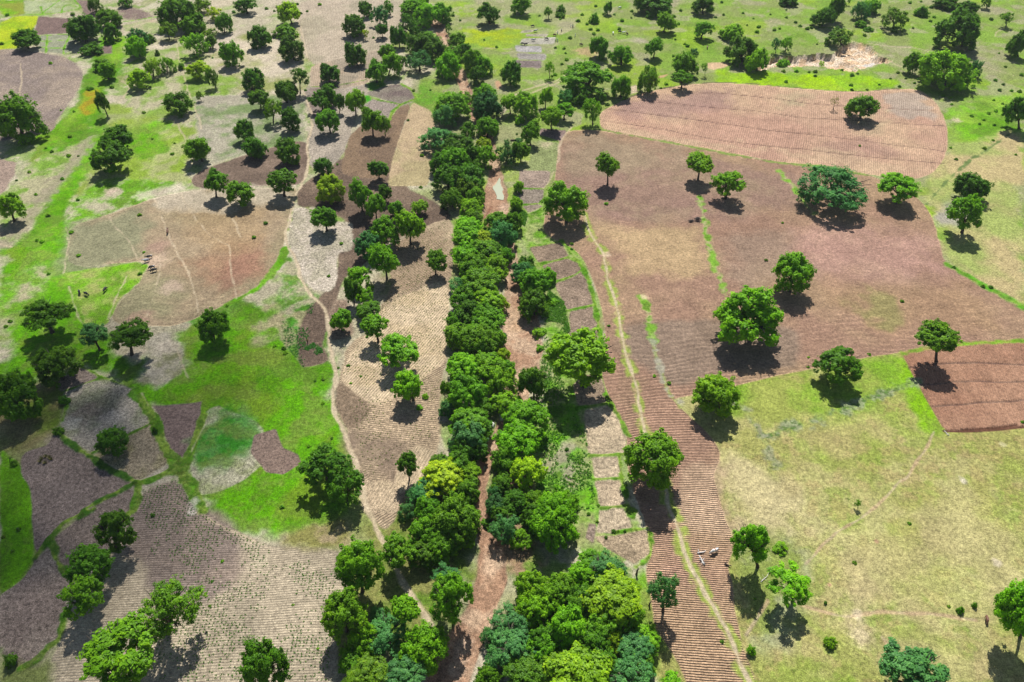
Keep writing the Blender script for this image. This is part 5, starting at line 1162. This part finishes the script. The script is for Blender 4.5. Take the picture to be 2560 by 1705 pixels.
at_pix("fallen_log", 1287, 352, log(4.2, .35, 2, .4), CHAR, "dark fallen log on the grassy bank above the milky pool", "dead wood", rz=15)
def stump(h, r0):
    def b(V_, F_):
        tube(V_, F_, [(0, 0, -.1), (.03, 0, h * .3), (.08, .05, h * .7), (.1, .02, h)], [r0 * 1.5, r0, r0 * .9, r0 * .75], 8)
        tube(V_, F_, [(.06, .03, h * .6), (.35, .2, h * .85), (.4, .3, h * 1.05)], [r0 * .5, r0 * .4, r0 * .2], 6)
        tube(V_, F_, [(.06, .03, h * .5), (-.25, -.1, h * .75), (-.3, -.15, h * .95)], [r0 * .5, r0 * .35, r0 * .2], 6)
    return b
at_pix("dead_stump", 1591, 1436, stump(2.4, .22), CHAR, "dark dead stump standing at the tip of the last garden plot", "dead wood")
at_pix("dead_stump", 1623, 1514, stump(1.8, .18), CHAR, "dark dead stump beside the feathery blue-green tree", "dead wood")
def heap(n, w, h, seed):
    def b(V_, F_):
        r_ = random.Random(seed)
        for _ in range(n):
            a = r_.uniform(0, 6.283); d = abs(r_.gauss(0, .45)) * w
            x, y = d * math.cos(a), d * .7 * math.sin(a)
            z = h * max(0, 1 - (d / w) ** 2) * r_.uniform(.3, 1)
            t = r_.uniform(0, 6.283); L_ = r_.uniform(.4, 1.1); e = r_.uniform(-.5, .8)
            tube(V_, F_, [(x - L_ * math.cos(t) / 2, y - L_ * math.sin(t) / 2, max(.03, z - e * L_ * .3)), (x, y, z + .05), (x + L_ * math.cos(t) / 2, y + L_ * math.sin(t) / 2, max(.03, z + e * L_ * .3))], [.035, .03, .015], 4)
    return b
at_pix("brush_heap", 1743.5, 551, heap(420, 1.9, 1.5, 3), STALK, "larger dark heap of dry stalks against the grass strip", "brush heap", "heaps of dry stalks in the red-brown field")
at_pix("brush_heap", 1727.5, 554, heap(260, 1.4, .8, 4), STALK, "smaller greyish heap of dry stalks beside the larger dark heap", "brush heap", "heaps of dry stalks in the red-brown field")
def tuft_mesh(seed):
    def b(V_, F_):
        r_ = random.Random(seed)
        for _ in range(60):
            a = r_.uniform(0, 6.283); l = r_.uniform(.4, .9)
            c_, s_ = math.cos(a), math.sin(a); o_ = r_.uniform(0, .3)
            i0 = len(V_)
            V_.extend([(o_ * c_ - .05 * s_, o_ * s_ + .05 * c_, 0), (o_ * c_ + .05 * s_, o_ * s_ - .05 * c_, 0), ((o_ + l * .5) * c_, (o_ + l * .5) * s_, l * .9)])
            F_.append((i0, i0 + 1, i0 + 2))
    return b
for k, (tx, ty, lab) in enumerate(((370, 1110, "lowest western clump of yellow grass in the loose ring on the brown field"), (382, 1085, "western clump of yellow grass in the loose ring on the brown field"), (420, 1065, "topmost clump of yellow grass in the loose ring on the brown field"), (452, 1072, "upper eastern clump of yellow grass in the loose ring on the brown field"), (468, 1090, "easternmost clump of yellow grass in the loose ring on the brown field"), (415, 1122, "lower clump of yellow grass in the loose ring on the brown field"))):
    at_pix("grass_clump", tx / ZT, 850 + ty / ZT, tuft_mesh(k), STRAW, lab, "grass clump", "ring of yellow grass clumps on the brown field", rz=k * 50, scale=1.3)
def rock(seed, w):
    import bmesh
    def b(V_, F_):
        bm = bmesh.new(); bmesh.ops.create_icosphere(bm, subdivisions=3, radius=1)
        r_ = random.Random(seed); of = [r_.uniform(0, 9) for _ in range(3)]
        for v_ in bm.verts:
            d = 1 + .22 * math.sin(3 * v_.co.x + of[0]) * math.sin(3.3 * v_.co.y + of[1]) + .12 * math.sin(7 * v_.co.z + of[2])
            v_.co = Vector((v_.co.x * d * w, v_.co.y * d * w * .7, max(v_.co.z * d, -.3) * w * .55))
        bm.verts.index_update()
        V_.extend([v_.co.copy() for v_ in bm.verts]); F_.extend([tuple(v_.index for v_ in f.verts) for f in bm.faces]); bm.free()
    return b
for k, (x, y, w, lab) in enumerate(((1309, 1012, 1.5, "white boulder on the edge of the dry bed under the trees"), (1258, 1037, 1.9, "largest white boulder in the shaded stream bed"), (1266, 1032, 1.1, "smaller white boulder touching the largest one in the bed"), (1228, 1062, 1.3, "grey white boulder lowest down the shaded stream bed"))):
    at_pix("boulder", x, y, rock(k, w), ROCK, lab, "boulder", "pale boulders in the stream bed", rz=k * 40)

# ================================================================== the thin summer air over the plain
mh = bpy.data.materials.new("haze"); mh.use_nodes = True
_n = mh.node_tree.nodes; _n.clear()
_o = _n.new("ShaderNodeOutputMaterial"); _v = _n.new("ShaderNodeVolumePrincipled")
_v.inputs["Color"].default_value = (.86, .92, 1.0, 1); _v.inputs["Density"].default_value = .00005; _v.inputs["Anisotropy"].default_value = .2
mh.node_tree.links.new(_v.outputs[0], _o.inputs["Volume"])
_x, _y0, _y1, _z0, _z1 = 900, -60, 1500, -8, 190
hz = mesh_obj("haze", [(sx * _x, yy, zz) for zz in (_z0, _z1) for yy in (_y0, _y1) for sx in (-1, 1)],
              [(0, 2, 3, 1), (4, 5, 7, 6), (0, 1, 5, 4), (2, 6, 7, 3), (0, 4, 6, 2), (1, 3, 7, 5)], mh)
tag(hz, kind="stuff")
